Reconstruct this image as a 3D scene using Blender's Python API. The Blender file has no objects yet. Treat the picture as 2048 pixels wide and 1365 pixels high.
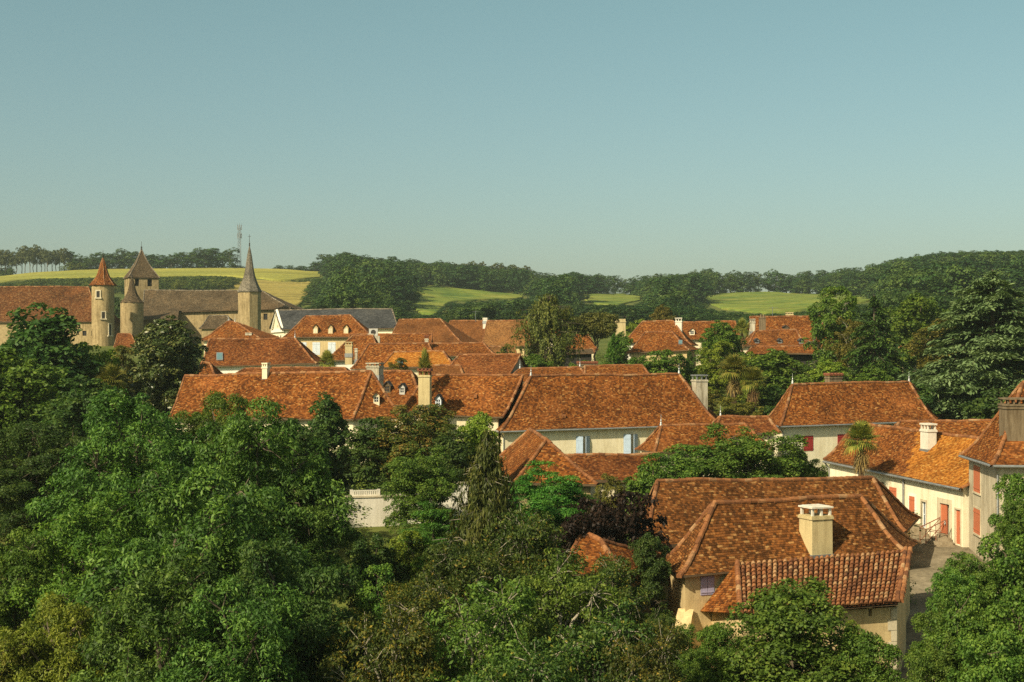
import bpy, math, random
import numpy as np
from mathutils import Vector, noise as mnoise

random.seed(7)
RNG = np.random.default_rng(7)
S = bpy.context.scene
COL = S.collection
R = math.radians

# ------------------------------------------------------------------ camera, sky, sun, exposure
F, HY, CX, CZ = 2800.0, 700.0, 1024.0, 16.0      # focal length and horizon row in photo pixels, camera height
cam_d = bpy.data.cameras.new("camera"); cam = bpy.data.objects.new("camera", cam_d); COL.objects.link(cam)
cam.location = (0, 0, CZ); cam.rotation_euler = (R(90), 0, 0)
cam_d.sensor_width = 36.0; cam_d.lens = 36.0 * F / 2048.0
cam_d.shift_y = (HY - 682.5) / 2048.0
cam_d.clip_start = 0.5; cam_d.clip_end = 20000
S.camera = cam

SUN_DIR = Vector((-40, -45, 47)).normalized()     # towards the sun: behind the camera, to the left
w = bpy.data.worlds.new("World"); S.world = w; w.use_nodes = True
nt = w.node_tree; nt.nodes.clear()
out = nt.nodes.new("ShaderNodeOutputWorld"); bg = nt.nodes.new("ShaderNodeBackground")
sky = nt.nodes.new("ShaderNodeTexSky"); sky.sky_type = 'NISHITA'; sky.sun_disc = False
sky.sun_elevation = math.asin(SUN_DIR.z); sky.sun_rotation = math.atan2(SUN_DIR.x, SUN_DIR.y) % (2 * math.pi)
sky.altitude = 100; sky.air_density = 1.0; sky.dust_density = 1.6; sky.ozone_density = 1.0
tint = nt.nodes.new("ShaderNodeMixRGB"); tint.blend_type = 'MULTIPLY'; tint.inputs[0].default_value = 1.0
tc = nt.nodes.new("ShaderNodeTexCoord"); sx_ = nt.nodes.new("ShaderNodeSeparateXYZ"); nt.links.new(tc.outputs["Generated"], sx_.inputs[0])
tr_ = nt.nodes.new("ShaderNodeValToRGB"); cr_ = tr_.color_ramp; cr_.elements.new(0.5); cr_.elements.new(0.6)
for e_, (p_, c_) in zip(cr_.elements, [(0.03, (0.815, 0.845, 0.765)), (0.24, (0.92, 1.06, 0.79)), (0.42, (1.35, 1.28, 0.80)), (0.8, (1.55, 1.32, 0.80))]):  # upper stops brighten the dome above the frame, added to fill shadows
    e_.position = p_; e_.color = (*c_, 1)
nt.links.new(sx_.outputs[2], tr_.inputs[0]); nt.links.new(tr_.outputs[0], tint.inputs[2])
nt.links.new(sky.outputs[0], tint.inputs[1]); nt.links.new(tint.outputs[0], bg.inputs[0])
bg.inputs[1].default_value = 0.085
nt.links.new(bg.outputs[0], out.inputs[0])
sl = bpy.data.lights.new("sun", 'SUN'); sl.energy = 5.0; sl.angle = R(0.5); sl.color = (1.0, 0.87, 0.62)
so = bpy.data.objects.new("sun", sl); COL.objects.link(so); so.rotation_euler = SUN_DIR.to_track_quat('Z', 'Y').to_euler()
so.location = (-60, -60, 90)
S.view_settings.view_transform = 'Standard'; S.view_settings.look = 'None'
S.view_settings.exposure = 0.45; S.view_settings.gamma = 1.0
try:
    S.cycles.max_bounces = 4; S.cycles.diffuse_bounces = 2; S.cycles.glossy_bounces = 1
    S.cycles.transmission_bounces = 2; S.cycles.transparent_max_bounces = 4; S.cycles.volume_bounces = 0
    S.cycles.caustics_reflective = False; S.cycles.caustics_refractive = False
    S.cycles.use_denoising = False
except Exception:
    pass

# ------------------------------------------------------------------ helpers
def P(px, py, D):
    return np.array((D * (px - CX) / F, D, CZ - D * (py - HY) / F))

def sm(a, b, x):
    t = min(1.0, max(0.0, (x - a) / (b - a))); return t * t * (3 - 2 * t)

def tag(o, label=None, cat=None, group=None, kind=None):
    if label: o["label"] = label
    if cat: o["category"] = cat
    if group: o["group"] = group
    if kind: o["kind"] = kind
    return o

def empty(name, loc, label, cat, group=None):
    o = bpy.data.objects.new(name, None); COL.objects.link(o); o.location = tuple(loc); o.empty_display_size = 0.3
    return tag(o, label, cat, group)

def link_mesh(name, me, parent=None, mat=None):
    o = bpy.data.objects.new(name, me); COL.objects.link(o)
    if parent is not None: o.parent = parent
    if mat is not None and len(me.materials) == 0: me.materials.append(mat)
    return o

def root_loc(parent):
    loc = np.zeros(3)
    while parent is not None:
        loc = loc + np.array(parent.location); parent = parent.parent
    return loc

class MB:
    """collects faces of ONE mesh in world space"""
    def __init__(self): self.v = []; self.f = []; self.uv = []; self.mi = []; self.tint = []
    def add(self, verts, faces, uvs=None, mi=0, tint=0.5):
        n = len(self.v); self.v += [tuple(map(float, q)) for q in verts]
        self.tint += [tint] * len(verts)
        for k, fc in enumerate(faces):
            self.f.append(tuple(n + i for i in fc)); self.mi.append(mi)
            self.uv.append([uvs[i] for i in fc] if uvs is not None else [(0, 0)] * len(fc))
    def box(self, c, ax, ay, hx, hy, z0, z1, mi=0, taper=1.0):
        c = np.array(c[:2], float); ax = np.array(ax[:2], float); ay = np.array(ay[:2], float)
        pts = []
        for z, s in ((z0, 1.0), (z1, taper)):
            for sx, sy in ((-1, -1), (1, -1), (1, 1), (-1, 1)):
                q = c + ax * hx * sx * s + ay * hy * sy * s; pts.append((q[0], q[1], z))
        self.add(pts, [(0, 3, 2, 1), (4, 5, 6, 7), (0, 1, 5, 4), (1, 2, 6, 5), (2, 3, 7, 6), (3, 0, 4, 7)], mi=mi)
    def bar(self, a, b, r, n=6, r2=None, mi=0, cap=False):
        a = np.array(a, float); b = np.array(b, float); d = b - a; L = np.linalg.norm(d)
        if L < 1e-6: return
        d /= L; up = np.array((0, 0, 1.0)) if abs(d[2]) < .9 else np.array((1.0, 0, 0))
        s = np.cross(d, up); s /= np.linalg.norm(s); t = np.cross(s, d)
        r2 = r if r2 is None else r2
        pts = []
        for p, rr in ((a, r), (b, r2)):
            for k in range(n):
                an = 2 * math.pi * k / n; pts.append(p + (s * math.cos(an) + t * math.sin(an)) * rr)
        fs = [(k, (k + 1) % n, n + (k + 1) % n, n + k) for k in range(n)]
        if cap: fs += [tuple(range(n - 1, -1, -1)), tuple(range(n, 2 * n))]
        self.add(pts, fs, mi=mi)
    def lathe(self, c, prof, n=24, mi=0, rot=0.0):
        pts = []; uvs = []
        acc = 0
        for j, (r, z) in enumerate(prof):
            if j: acc += math.hypot(r - prof[j - 1][0], z - prof[j - 1][1])
            for k in range(n + 1):
                an = rot + 2 * math.pi * k / n
                pts.append((c[0] + r * math.cos(an), c[1] + r * math.sin(an), z)); uvs.append((k / n * 2 * math.pi * max(p[0] for p in prof), acc))
        fs = []
        for j in range(len(prof) - 1):
            for k in range(n):
                a = j * (n + 1) + k; fs.append((a, a + 1, a + n + 2, a + n + 1))
        self.add(pts, fs, uvs, mi)
    def build(self, name, mats, parent=None, smooth=False):
        off = root_loc(parent)
        me = bpy.data.meshes.new(name)
        me.from_pydata([tuple(np.array(q) - off) for q in self.v], [], self.f)
        if not isinstance(mats, (list, tuple)): mats = [mats]
        for m in mats: me.materials.append(m)
        me.polygons.foreach_set("material_index", self.mi)
        uvl = me.uv_layers.new(name="UVMap"); flat = [c for f in self.uv for u in f for c in u]
        uvl.data.foreach_set("uv", flat)
        at = me.attributes.new("tint", 'FLOAT', 'POINT'); at.data.foreach_set("value", self.tint)
        if smooth: me.polygons.foreach_set("use_smooth", [True] * len(self.f))
        me.update()
        return link_mesh(name, me, parent)

def quads_mesh(name, V, tint):
    n = len(V) // 4
    me = bpy.data.meshes.new(name)
    me.vertices.add(4 * n); me.vertices.foreach_set("co", np.ascontiguousarray(V, dtype=np.float32).ravel())
    me.loops.add(4 * n); me.loops.foreach_set("vertex_index", np.arange(4 * n, dtype=np.int32))
    me.polygons.add(n); me.polygons.foreach_set("loop_start", np.arange(0, 4 * n, 4, dtype=np.int32))
    me.update(calc_edges=True)
    at = me.attributes.new("tint", 'FLOAT', 'POINT'); at.data.foreach_set("value", np.repeat(tint, 4).astype(np.float32))
    return me

# ------------------------------------------------------------------ materials
def new_mat(name):
    m = bpy.data.materials.new(name); m.use_nodes = True; t = m.node_tree; t.nodes.clear()
    o = t.nodes.new("ShaderNodeOutputMaterial"); b = t.nodes.new("ShaderNodeBsdfPrincipled")
    t.links.new(b.outputs[0], o.inputs[0]); b.inputs["Roughness"].default_value = 0.85
    b.inputs["Specular IOR Level"].default_value = 0.25
    return m, t, b, o

def N(t, ty, **kw):
    n = t.nodes.new(ty)
    for k, v in kw.items(): setattr(n, k, v)
    return n

def math_n(t, op, a, b=None, c=None):
    n = t.nodes.new("ShaderNodeMath"); n.operation = op
    for i, v in enumerate((a, b, c)):
        if v is None: continue
        if isinstance(v, (int, float)): n.inputs[i].default_value = v
        else: t.links.new(v, n.inputs[i])
    return n.outputs[0]

def ramp(t, fac, stops, interp='LINEAR'):
    n = t.nodes.new("ShaderNodeValToRGB"); cr = n.color_ramp; cr.interpolation = interp
    while len(cr.elements) < len(stops): cr.elements.new(0.5)
    for e, (p, c) in zip(cr.elements, stops):
        e.position = p; e.color = (c[0], c[1], c[2], 1) if not isinstance(c, (int, float)) else (c, c, c, 1)
    t.links.new(fac, n.inputs[0]); return n.outputs[0]

def mixc(t, mode, fac, a, b):
    n = t.nodes.new("ShaderNodeMixRGB"); n.blend_type = mode
    for i, v in ((0, fac), (1, a), (2, b)):
        if isinstance(v, (int, float)): n.inputs[i].default_value = v
        elif isinstance(v, tuple): n.inputs[i].default_value = (*v[:3], 1)
        else: t.links.new(v, n.inputs[i])
    return n.outputs[0]

def noise_n(t, vec, scale, detail=3, rough=0.55, ntype=None):
    n = t.nodes.new("ShaderNodeTexNoise"); n.inputs["Scale"].default_value = scale
    n.inputs["Detail"].default_value = detail; n.inputs["Roughness"].default_value = rough
    if vec is not None: t.links.new(vec, n.inputs["Vector"])
    return n.outputs[0]

def geo_pos(t): return t.nodes.new("ShaderNodeNewGeometry").outputs["Position"]

def tile_mat(name, dark, mid, warm, pale, patch=(0.42, 0.15, 0.045), patch_amt=0.5, tw=0.19, th=0.115, moss=0.35, speck=1.0):
    m, t, b, o = new_mat(name)
    uv = N(t, "ShaderNodeUVMap").outputs[0]; sep = N(t, "ShaderNodeSeparateXYZ"); t.links.new(uv, sep.inputs[0])
    u, v = sep.outputs[0], sep.outputs[1]
    pos = geo_pos(t)
    wob = noise_n(t, pos, 0.6, 2)
    v = math_n(t, 'ADD', v, math_n(t, 'MULTIPLY', math_n(t, 'SUBTRACT', wob, 0.5), 0.07))
    vr = math_n(t, 'DIVIDE', v, th); row = math_n(t, 'FLOOR', vr); fr = math_n(t, 'FRACT', vr)
    uo = math_n(t, 'ADD', math_n(t, 'DIVIDE', u, tw), math_n(t, 'MULTIPLY', math_n(t, 'MODULO', row, 2.0), 0.5))
    colm = math_n(t, 'FLOOR', uo); fu = math_n(t, 'FRACT', uo)
    def wn(a, bb):
        cmb = N(t, "ShaderNodeCombineXYZ"); t.links.new(a, cmb.inputs[0]); t.links.new(bb, cmb.inputs[1])
        n = N(t, "ShaderNodeTexWhiteNoise", noise_dimensions='2D'); t.links.new(cmb.outputs[0], n.inputs[0]); return n.outputs[0]
    r1 = wn(colm, row)
    r2 = wn(math_n(t, 'FLOOR', math_n(t, 'DIVIDE', uo, 1.9)), row)
    rr = math_n(t, 'ADD', math_n(t, 'MULTIPLY', r1, 0.66), math_n(t, 'MULTIPLY', r2, 0.34))
    c = ramp(t, rr, [(0.0, dark), (0.25, tuple(x * .9 for x in dark)), (0.48, mid), (0.72, warm), (0.84, tuple(.6 * a_ + .4 * b_ for a_, b_ in zip(warm, pale))), (0.96, pale), (1.0, tuple(min(.75, x * 1.15) for x in pale))])
    # weathering: large stains, orange relaid patches, lichen specks (all fixed to the roof)
    st = noise_n(t, pos, 0.32, 5, 0.62)
    c = mixc(t, 'MULTIPLY', 1.0, c, ramp(t, st, [(0.30, (0.58, 0.57, 0.57)), (0.52, (0.96, 0.95, 0.93)), (0.72, (1.14, 1.09, 1.0))]))
    pt = noise_n(t, pos, 0.23, 3, 0.5)
    c = mixc(t, 'MIX', ramp(t, pt, [(0.56, 0.0), (0.74, patch_amt * .65)]), c, mixc(t, 'MULTIPLY', 0.5, patch, ramp(t, r1, [(0, .5), (1, 1.3)])))
    fine = noise_n(t, pos, 11.0, 2, 0.7)
    c = mixc(t, 'MULTIPLY', 1.0, c, ramp(t, fine, [(0.3, 0.76), (0.5, 1.0), (0.68, 1.20)]))
    li = noise_n(t, pos, 8.0, 3, 0.7)
    c = mixc(t, 'MIX', ramp(t, li, [(0.66, 0.0), (0.76, 0.5 * speck)]), c, (0.36, 0.24, 0.13))
    mo = noise_n(t, pos, 2.3, 5, 0.7)
    c = mixc(t, 'MIX', ramp(t, mo, [(0.58, 0.0), (0.80, moss * .6)]), c, (0.055, 0.045, 0.026))
    # joints between courses
    edge = ramp(t, fr, [(0.0, 0.28), (0.30, 0.92), (0.6, 1.05), (1.0, 1.0)])
    c = mixc(t, 'MULTIPLY', 0.9, c, edge)
    t.links.new(c, b.inputs["Base Color"])
    h = math_n(t, 'ADD', math_n(t, 'MULTIPLY', math_n(t, 'SUBTRACT', 1.0, fr), 0.7), math_n(t, 'MULTIPLY', r1, 0.5))
    gap = ramp(t, fu, [(0.0, 0.0), (0.08, 1.0), (0.92, 1.0), (1.0, 0.0)])
    h = math_n(t, 'MULTIPLY', h, math_n(t, 'ADD', math_n(t, 'MULTIPLY', gap, 0.4), 0.6))
    bp = N(t, "ShaderNodeBump"); bp.inputs["Strength"].default_value = 0.8; bp.inputs["Distance"].default_value = 0.03
    t.links.new(h, bp.inputs["Height"]); t.links.new(bp.outputs[0], b.inputs["Normal"])
    b.inputs["Roughness"].default_value = 0.95; b.inputs["Specular IOR Level"].default_value = 0.06
    return m

def tint_mat(name, stops, rough=0.9, spec=0.2, amt=0.35):
    m, t, b, o = new_mat(name)
    a = N(t, "ShaderNodeAttribute", attribute_name="tint")
    c = ramp(t, a.outputs["Fac"], stops)
    pos = geo_pos(t)
    c = mixc(t, 'MULTIPLY', 1.0, c, ramp(t, noise_n(t, pos, 6, 4, .7), [(0.3, 1 - amt * 1.4), (0.5, 1.0), (0.7, 1 + amt)]))
    t.links.new(c, b.inputs["Base Color"]); b.inputs["Roughness"].default_value = rough; b.inputs["Specular IOR Level"].default_value = spec
    return m

def plaster(name, base, stain=(0.55, 0.5, 0.42), amt=0.5, scale=0.6, stones=0.0, bump=0.25):
    m, t, b, o = new_mat(name)
    pos = geo_pos(t)
    c = ramp(t, noise_n(t, pos, scale, 6, 0.65), [(0.28, tuple(base[i] * (1 - amt * .5 * (1.3 - stain[i])) for i in range(3))), (0.5, base), (0.75, tuple(min(.85, x * 1.1) for x in base))])
    mp = N(t, "ShaderNodeMapping"); mp.inputs["Scale"].default_value = (2.2, 2.2, 0.22); t.links.new(pos, mp.inputs[0])
    streak = noise_n(t, mp.outputs[0], 1.6, 4, 0.7)
    c = mixc(t, 'MULTIPLY', amt, c, ramp(t, streak, [(0.34, tuple(stain)), (0.55, (1, 1, 1))]))
    if stones > 0:
        vo = N(t, "ShaderNodeTexVoronoi"); vo.inputs["Scale"].default_value = 2.6; t.links.new(pos, vo.inputs["Vector"])
        c = mixc(t, 'MIX', stones, c, mixc(t, 'MULTIPLY', 1.0, c, ramp(t, vo.outputs["Distance"], [(0.0, 1.2), (0.45, 0.85), (0.7, 0.55)])))
    gr = noise_n(t, pos, 14, 3, 0.7)
    c = mixc(t, 'MULTIPLY', 1.0, c, ramp(t, gr, [(0.3, 0.86), (0.7, 1.1)]))
    t.links.new(c, b.inputs["Base Color"])
    bp = N(t, "ShaderNodeBump"); bp.inputs["Strength"].default_value = bump; bp.inputs["Distance"].default_value = 0.03
    t.links.new(gr, bp.inputs["Height"]); t.links.new(bp.outputs[0], b.inputs["Normal"])
    b.inputs["Roughness"].default_value = 0.92
    return m

def painted(name, base, rough=0.6, var=0.25, metal=0.0):
    m, t, b, o = new_mat(name)
    pos = geo_pos(t)
    mp = N(t, "ShaderNodeMapping"); mp.inputs["Scale"].default_value = (9, 9, 1.2); t.links.new(pos, mp.inputs[0])
    c = mixc(t, 'MULTIPLY', 1.0, base, ramp(t, noise_n(t, mp.outputs[0], 2.2, 4, .7), [(0.3, 1 - var), (0.7, 1 + var * .6)]))
    t.links.new(c, b.inputs["Base Color"]); b.inputs["Roughness"].default_value = rough; b.inputs["Metallic"].default_value = metal
    return m

def leaf_mat(name, dark, mid, light, trans=0.28, rough=0.55, spec=0.22, yellow=None, hue=0.03):
    dark, mid, light = (tuple(c * k for c, k in zip(q, (1.66, 1.38, 0.88))) for q in (dark, mid, light))
    m, t, b, o = new_mat(name)
    a = N(t, "ShaderNodeAttribute", attribute_name="tint")
    stops = [(0.0, dark), (0.5, mid), (0.93, light)]
    if yellow: stops.append((0.985, yellow))
    c = ramp(t, a.outputs["Fac"], stops)
    oi = N(t, "ShaderNodeObjectInfo")
    hs = N(t, "ShaderNodeHueSaturation"); t.links.new(c, hs.inputs["Color"])
    t.links.new(math_n(t, 'ADD', math_n(t, 'MULTIPLY', math_n(t, 'SUBTRACT', oi.outputs["Random"], 0.5), hue), 0.5), hs.inputs["Hue"])
    t.links.new(math_n(t, 'ADD', math_n(t, 'MULTIPLY', oi.outputs["Random"], 0.3), 0.85), hs.inputs["Value"])
    c = hs.outputs[0]
    t.links.new(c, b.inputs["Base Color"]); b.inputs["Roughness"].default_value = rough; b.inputs["Specular IOR Level"].default_value = spec
    tr = N(t, "ShaderNodeBsdfTranslucent")
    t.links.new(mixc(t, 'MULTIPLY', 1.0, c, (1.25, 1.35, 0.6)), tr.inputs[0])
    mx = N(t, "ShaderNodeMixShader"); mx.inputs[0].default_value = trans
    t.links.new(b.outputs[0], mx.inputs[1]); t.links.new(tr.outputs[0], mx.inputs[2]); t.links.new(mx.outputs[0], o.inputs[0])
    return m

def simple(name, base, rough=0.8, metal=0.0, spec=0.3, amt=0.25, scale=3):
    m, t, b, o = new_mat(name)
    c = mixc(t, 'MULTIPLY', 1.0, base, ramp(t, noise_n(t, geo_pos(t), scale, 5, .65), [(0.3, 1 - amt), (0.7, 1 + amt)]))
    t.links.new(c, b.inputs["Base Color"]); b.inputs["Roughness"].default_value = rough; b.inputs["Metallic"].default_value = metal
    b.inputs["Specular IOR Level"].default_value = spec
    return m

def ground_mat(name, c0, c1, c2, s1=0.05, s2=0.9, bump=0.3, rows=None):
    m, t, b, o = new_mat(name); pos = geo_pos(t)
    c = ramp(t, noise_n(t, pos, s1, 5, .6), [(0.35, c0), (0.5, c1), (0.65, c2)])
    if rows:
        mp = N(t, 'ShaderNodeMapping'); mp.inputs['Scale'].default_value = rows; mp.inputs['Rotation'].default_value = (0, 0, .12); t.links.new(pos, mp.inputs[0])
        c = mixc(t, 'MULTIPLY', 1.0, c, ramp(t, noise_n(t, mp.outputs[0], 1.0, 4, .65), [(0.34, .70), (0.5, 1.0), (0.68, 1.15)]))
    g = noise_n(t, pos, s2, 5, .75)
    c = mixc(t, 'MULTIPLY', 1.0, c, ramp(t, g, [(0.3, .62), (0.5, 1.0), (0.7, 1.35)]))
    t.links.new(c, b.inputs["Base Color"]); b.inputs["Roughness"].default_value = 0.95; b.inputs["Specular IOR Level"].default_value = 0.1
    bp = N(t, "ShaderNodeBump"); bp.inputs["Strength"].default_value = bump; bp.inputs["Distance"].default_value = 0.3
    t.links.new(g, bp.inputs["Height"]); t.links.new(bp.outputs[0], b.inputs["Normal"])
    return m

M = {}
M['tile_brown'] = tile_mat("old_brown_tiles", th=0.115, tw=0.145, *((0.072, 0.030, 0.010), (0.133, 0.051, 0.016), (0.204, 0.076, 0.020), (0.342, 0.194, 0.073)), patch_amt=0.2, moss=0.5)
M['tile_rust'] = tile_mat("rust_tiles", (0.087, 0.031, 0.011), (0.171, 0.057, 0.014), (0.251, 0.086, 0.020), (0.351, 0.193, 0.066), patch_amt=0.55, moss=0.35, th=0.125, tw=0.145)
M['tile_red'] = tile_mat("red_brown_tiles", (0.087, 0.031, 0.012), (0.144, 0.049, 0.016), (0.201, 0.070, 0.020), (0.289, 0.147, 0.055), patch_amt=0.3, moss=0.35, th=0.125, tw=0.145)
M['tile_abbey'] = tile_mat("mottled_red_tiles", (0.068, 0.029, 0.013), (0.107, 0.044, 0.018), (0.144, 0.062, 0.023), (0.206, 0.123, 0.055), patch_amt=0.35, moss=0.4, th=0.17, tw=0.22)
M['tile_orange'] = tile_mat("orange_tiles", (0.236, 0.082, 0.015), (0.362, 0.137, 0.023), (0.432, 0.176, 0.031), (0.487, 0.281, 0.076), patch_amt=0.3, moss=0.1, th=0.125, tw=0.145)
M['tile_plain'] = tile_mat("even_brown_tiles", (0.125, 0.050, 0.018), (0.171, 0.068, 0.022), (0.201, 0.081, 0.026), (0.244, 0.116, 0.041), patch_amt=0.0, moss=0.15, speck=0.4, th=0.125, tw=0.145)
M['tile_buff'] = tile_mat("buff_tiles", (0.144, 0.065, 0.024), (0.206, 0.097, 0.034), (0.251, 0.119, 0.042), (0.305, 0.171, 0.066), patch_amt=0.0, moss=0.15, speck=0.4, th=0.125, tw=0.145)
M['tile_dark'] = tile_mat("grey_brown_tiles", (0.060, 0.046, 0.030), (0.090, 0.066, 0.041), (0.120, 0.085, 0.050), (0.22, 0.17, 0.11), patch=(0.22, 0.13, 0.055), patch_amt=0.4, moss=0.3, th=0.125, tw=0.145)
M['slate'] = tile_mat("slate", (0.045, 0.047, 0.050), (0.058, 0.060, 0.064), (0.072, 0.074, 0.077), (0.10, 0.10, 0.10), patch_amt=0.0, moss=0.1, tw=0.25, th=0.16, speck=0.15)
M['shingle'] = tile_mat("grey_shingles", (0.125, 0.112, 0.090), (0.170, 0.152, 0.122), (0.215, 0.190, 0.150), (0.30, 0.27, 0.21), patch_amt=0.0, moss=0.2, tw=0.2, th=0.14, speck=0.4)
M['canal'] = tint_mat("canal_tiles", [(0.0, (0.12, 0.050, 0.024)), (0.3, (0.20, 0.080, 0.033)), (0.7, (0.27, 0.110, 0.042)), (0.9, (0.32, 0.155, 0.066)), (1.0, (0.36, 0.22, 0.11))])
M['ridge'] = tint_mat("ridge_tiles", [(0.0, (0.13, 0.055, 0.024)), (0.4, (0.20, 0.080, 0.030)), (0.75, (0.25, 0.105, 0.040)), (1.0, (0.29, 0.17, 0.085))])
M['ridge_grey'] = tint_mat("ridge_tiles_grey", [(0.0, (0.09, 0.075, 0.055)), (1.0, (0.24, 0.20, 0.15))])
M['cream'] = plaster("cream_render", (0.73, 0.65, 0.46), (0.66, 0.6, 0.48), amt=0.45)
M['ivory'] = plaster("ivory_render", (0.78, 0.71, 0.53), (0.68, 0.62, 0.5), amt=0.4)
M['ochre'] = plaster("ochre_render", (0.60, 0.46, 0.24), amt=0.5, stones=0.2)
M['yellow'] = plaster("pale_yellow_render", (0.58, 0.45, 0.24), amt=0.4)
M['stone'] = plaster("church_stone", (0.385, 0.295, 0.155), (0.5, 0.46, 0.38), amt=0.8, scale=0.35, stones=0.35, bump=.5)
M['greystone'] = plaster("grey_render", (0.50, 0.44, 0.32), (0.55, 0.5, 0.42), amt=0.7)
M['white'] = plaster("white_render", (0.78, 0.74, 0.64), amt=0.2)
M['concrete'] = plaster("pale_concrete", (0.64, 0.60, 0.51), (0.6, 0.57, 0.5), amt=0.4)
M['chim'] = plaster("chimney_render", (0.50, 0.41, 0.22), amt=0.5)
M['chim_grey'] = plaster("chimney_grey", (0.50, 0.46, 0.36), (0.42, 0.38, 0.3), amt=0.9)
M['chim_dark'] = plaster("chimney_dark", (0.19, 0.145, 0.09), (0.5, 0.45, 0.38), amt=0.9)
M['quoin'] = plaster("quoin_stone", (0.56, 0.49, 0.35), amt=0.6)
M['sh_blue'] = painted("blue_paint", (0.33, 0.42, 0.54))
M['sh_pale'] = painted("pale_blue_paint", (0.62, 0.68, 0.74))
M['sh_red'] = painted("dark_red_paint", (0.30, 0.035, 0.032))
M['sh_orange'] = painted("coral_paint", (0.50, 0.150, 0.070))
M['sh_lav'] = painted("lavender_paint", (0.36, 0.33, 0.46))
M['whitepaint'] = painted("white_paint", (0.45, 0.44, 0.40), var=.15)
M['zinc'] = simple("zinc", (0.30, 0.31, 0.31), 0.5, 0.6)
M['iron'] = simple("dark_iron", (0.05, 0.045, 0.04), 0.6, 0.5)
M['rustiron'] = simple("rusty_metal", (0.20, 0.07, 0.035), 0.8, 0.2)
M['steel'] = simple("galvanised_steel", (0.20, 0.22, 0.24), 0.45, 0.5)
M['wood'] = simple("old_wood", (0.10, 0.065, 0.035), 0.85)
M['dark'] = simple("shadowed_interior", (0.025, 0.022, 0.02), 0.9)  # near-black colour paints the shade inside openings; also the dark shed wall
M['glass'] = simple("window_glass", (0.035, 0.042, 0.048), 0.08, 0.0, 0.8, amt=.1)
M['skyglass'] = simple("skylight_glass", (0.10, 0.18, 0.20), 0.08, 0.0, 0.9, amt=.1)
M['ground'] = ground_mat("grass_ground", (0.055, 0.075, 0.016), (0.090, 0.110, 0.024), (0.130, 0.130, 0.036))
M['meadow'] = ground_mat("rough_meadow", (0.075, 0.125, 0.022), (0.145, 0.185, 0.030), (0.200, 0.210, 0.040), 0.06, 0.35, rows=(.05, .11, .1))
M['crop'] = ground_mat("ripening_crop", (0.205, 0.210, 0.040), (0.245, 0.235, 0.046), (0.280, 0.255, 0.052), 0.02, 0.5, rows=(.012, .16, .1))
M['stubble'] = ground_mat("dry_field", (0.240, 0.195, 0.050), (0.270, 0.215, 0.056), (0.250, 0.215, 0.050), 0.02, 0.5, rows=(.02, .14, .1))
M['road'] = ground_mat("street_asphalt", (0.13, 0.108, 0.072), (0.19, 0.158, 0.105), (0.25, 0.21, 0.145), 0.5, 3.0, .1)
M['gravel'] = ground_mat("pale_gravel", (0.34, 0.30, 0.23), (0.38, 0.34, 0.26), (0.42, 0.37, 0.28), .3, 4, .1)
M['step'] = plaster("stone_steps", (0.26, 0.21, 0.14), amt=0.7)
M['bark'] = simple("bark", (0.10, 0.080, 0.055), 0.95, amt=.5, scale=8)
M['palebark'] = simple("pale_bark", (0.27, 0.24, 0.18), 0.9, amt=.4, scale=8)
M['fibre'] = simple("palm_fibre", (0.085, 0.055, 0.030), 0.95, amt=.5, scale=12)
LM = {}
LM['ash'] = leaf_mat("ash_leaves", (0.018, 0.048, 0.015), (0.038, 0.098, 0.026), (0.090, 0.180, 0.046))
LM['deep'] = leaf_mat("deep_green_leaves", (0.016, 0.042, 0.016), (0.028, 0.068, 0.020), (0.055, 0.100, 0.030))
LM['mid'] = leaf_mat("green_leaves", (0.026, 0.065, 0.014), (0.050, 0.110, 0.022), (0.095, 0.165, 0.035))
LM['lime'] = leaf_mat("lime_leaves", (0.050, 0.095, 0.016), (0.095, 0.155, 0.026), (0.150, 0.210, 0.040))
LM['olive'] = leaf_mat("olive_leaves", (0.040, 0.055, 0.014), (0.075, 0.085, 0.022), (0.120, 0.120, 0.034))
LM['rusty'] = leaf_mat("rust_tinged_leaves", (0.028, 0.055, 0.015), (0.060, 0.085, 0.024), (0.130, 0.085, 0.034))
LM['locust'] = leaf_mat("locust_leaves", (0.014, 0.034, 0.010), (0.028, 0.064, 0.016), (0.072, 0.115, 0.030), yellow=(0.24, 0.20, 0.03))
LM['gold'] = leaf_mat("yellow_tinged_leaves", (0.018, 0.036, 0.010), (0.036, 0.058, 0.015), (0.095, 0.095, 0.022), yellow=(0.30, 0.22, 0.03))
LM['oak'] = leaf_mat("oak_leaves", (0.024, 0.062, 0.014), (0.050, 0.115, 0.024), (0.090, 0.160, 0.036))
LM['acacia'] = leaf_mat("feathery_leaves", (0.022, 0.075, 0.016), (0.038, 0.125, 0.026), (0.070, 0.165, 0.036))
LM['plum'] = leaf_mat("purple_leaves", (0.007, 0.005, 0.006), (0.012, 0.008, 0.008), (0.024, 0.015, 0.014), hue=.01)
LM['magnolia'] = leaf_mat("glossy_leaves", (0.020, 0.042, 0.016), (0.040, 0.074, 0.027), (0.095, 0.122, 0.054), rough=.42, spec=.4, trans=.1)
LM['cedar'] = leaf_mat("cedar_needles", (0.032, 0.068, 0.042), (0.064, 0.124, 0.076), (0.106, 0.178, 0.112), trans=.12)
LM['fir'] = leaf_mat("conifer_needles", (0.014, 0.038, 0.013), (0.026, 0.062, 0.018), (0.048, 0.090, 0.024), trans=.1)
LM['cypress'] = leaf_mat("weeping_needles", (0.018, 0.034, 0.010), (0.040, 0.062, 0.018), (0.085, 0.105, 0.034), trans=.15)
LM['birch'] = leaf_mat("birch_leaves", (0.024, 0.042, 0.012), (0.052, 0.080, 0.022), (0.100, 0.125, 0.036), trans=.2)
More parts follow.
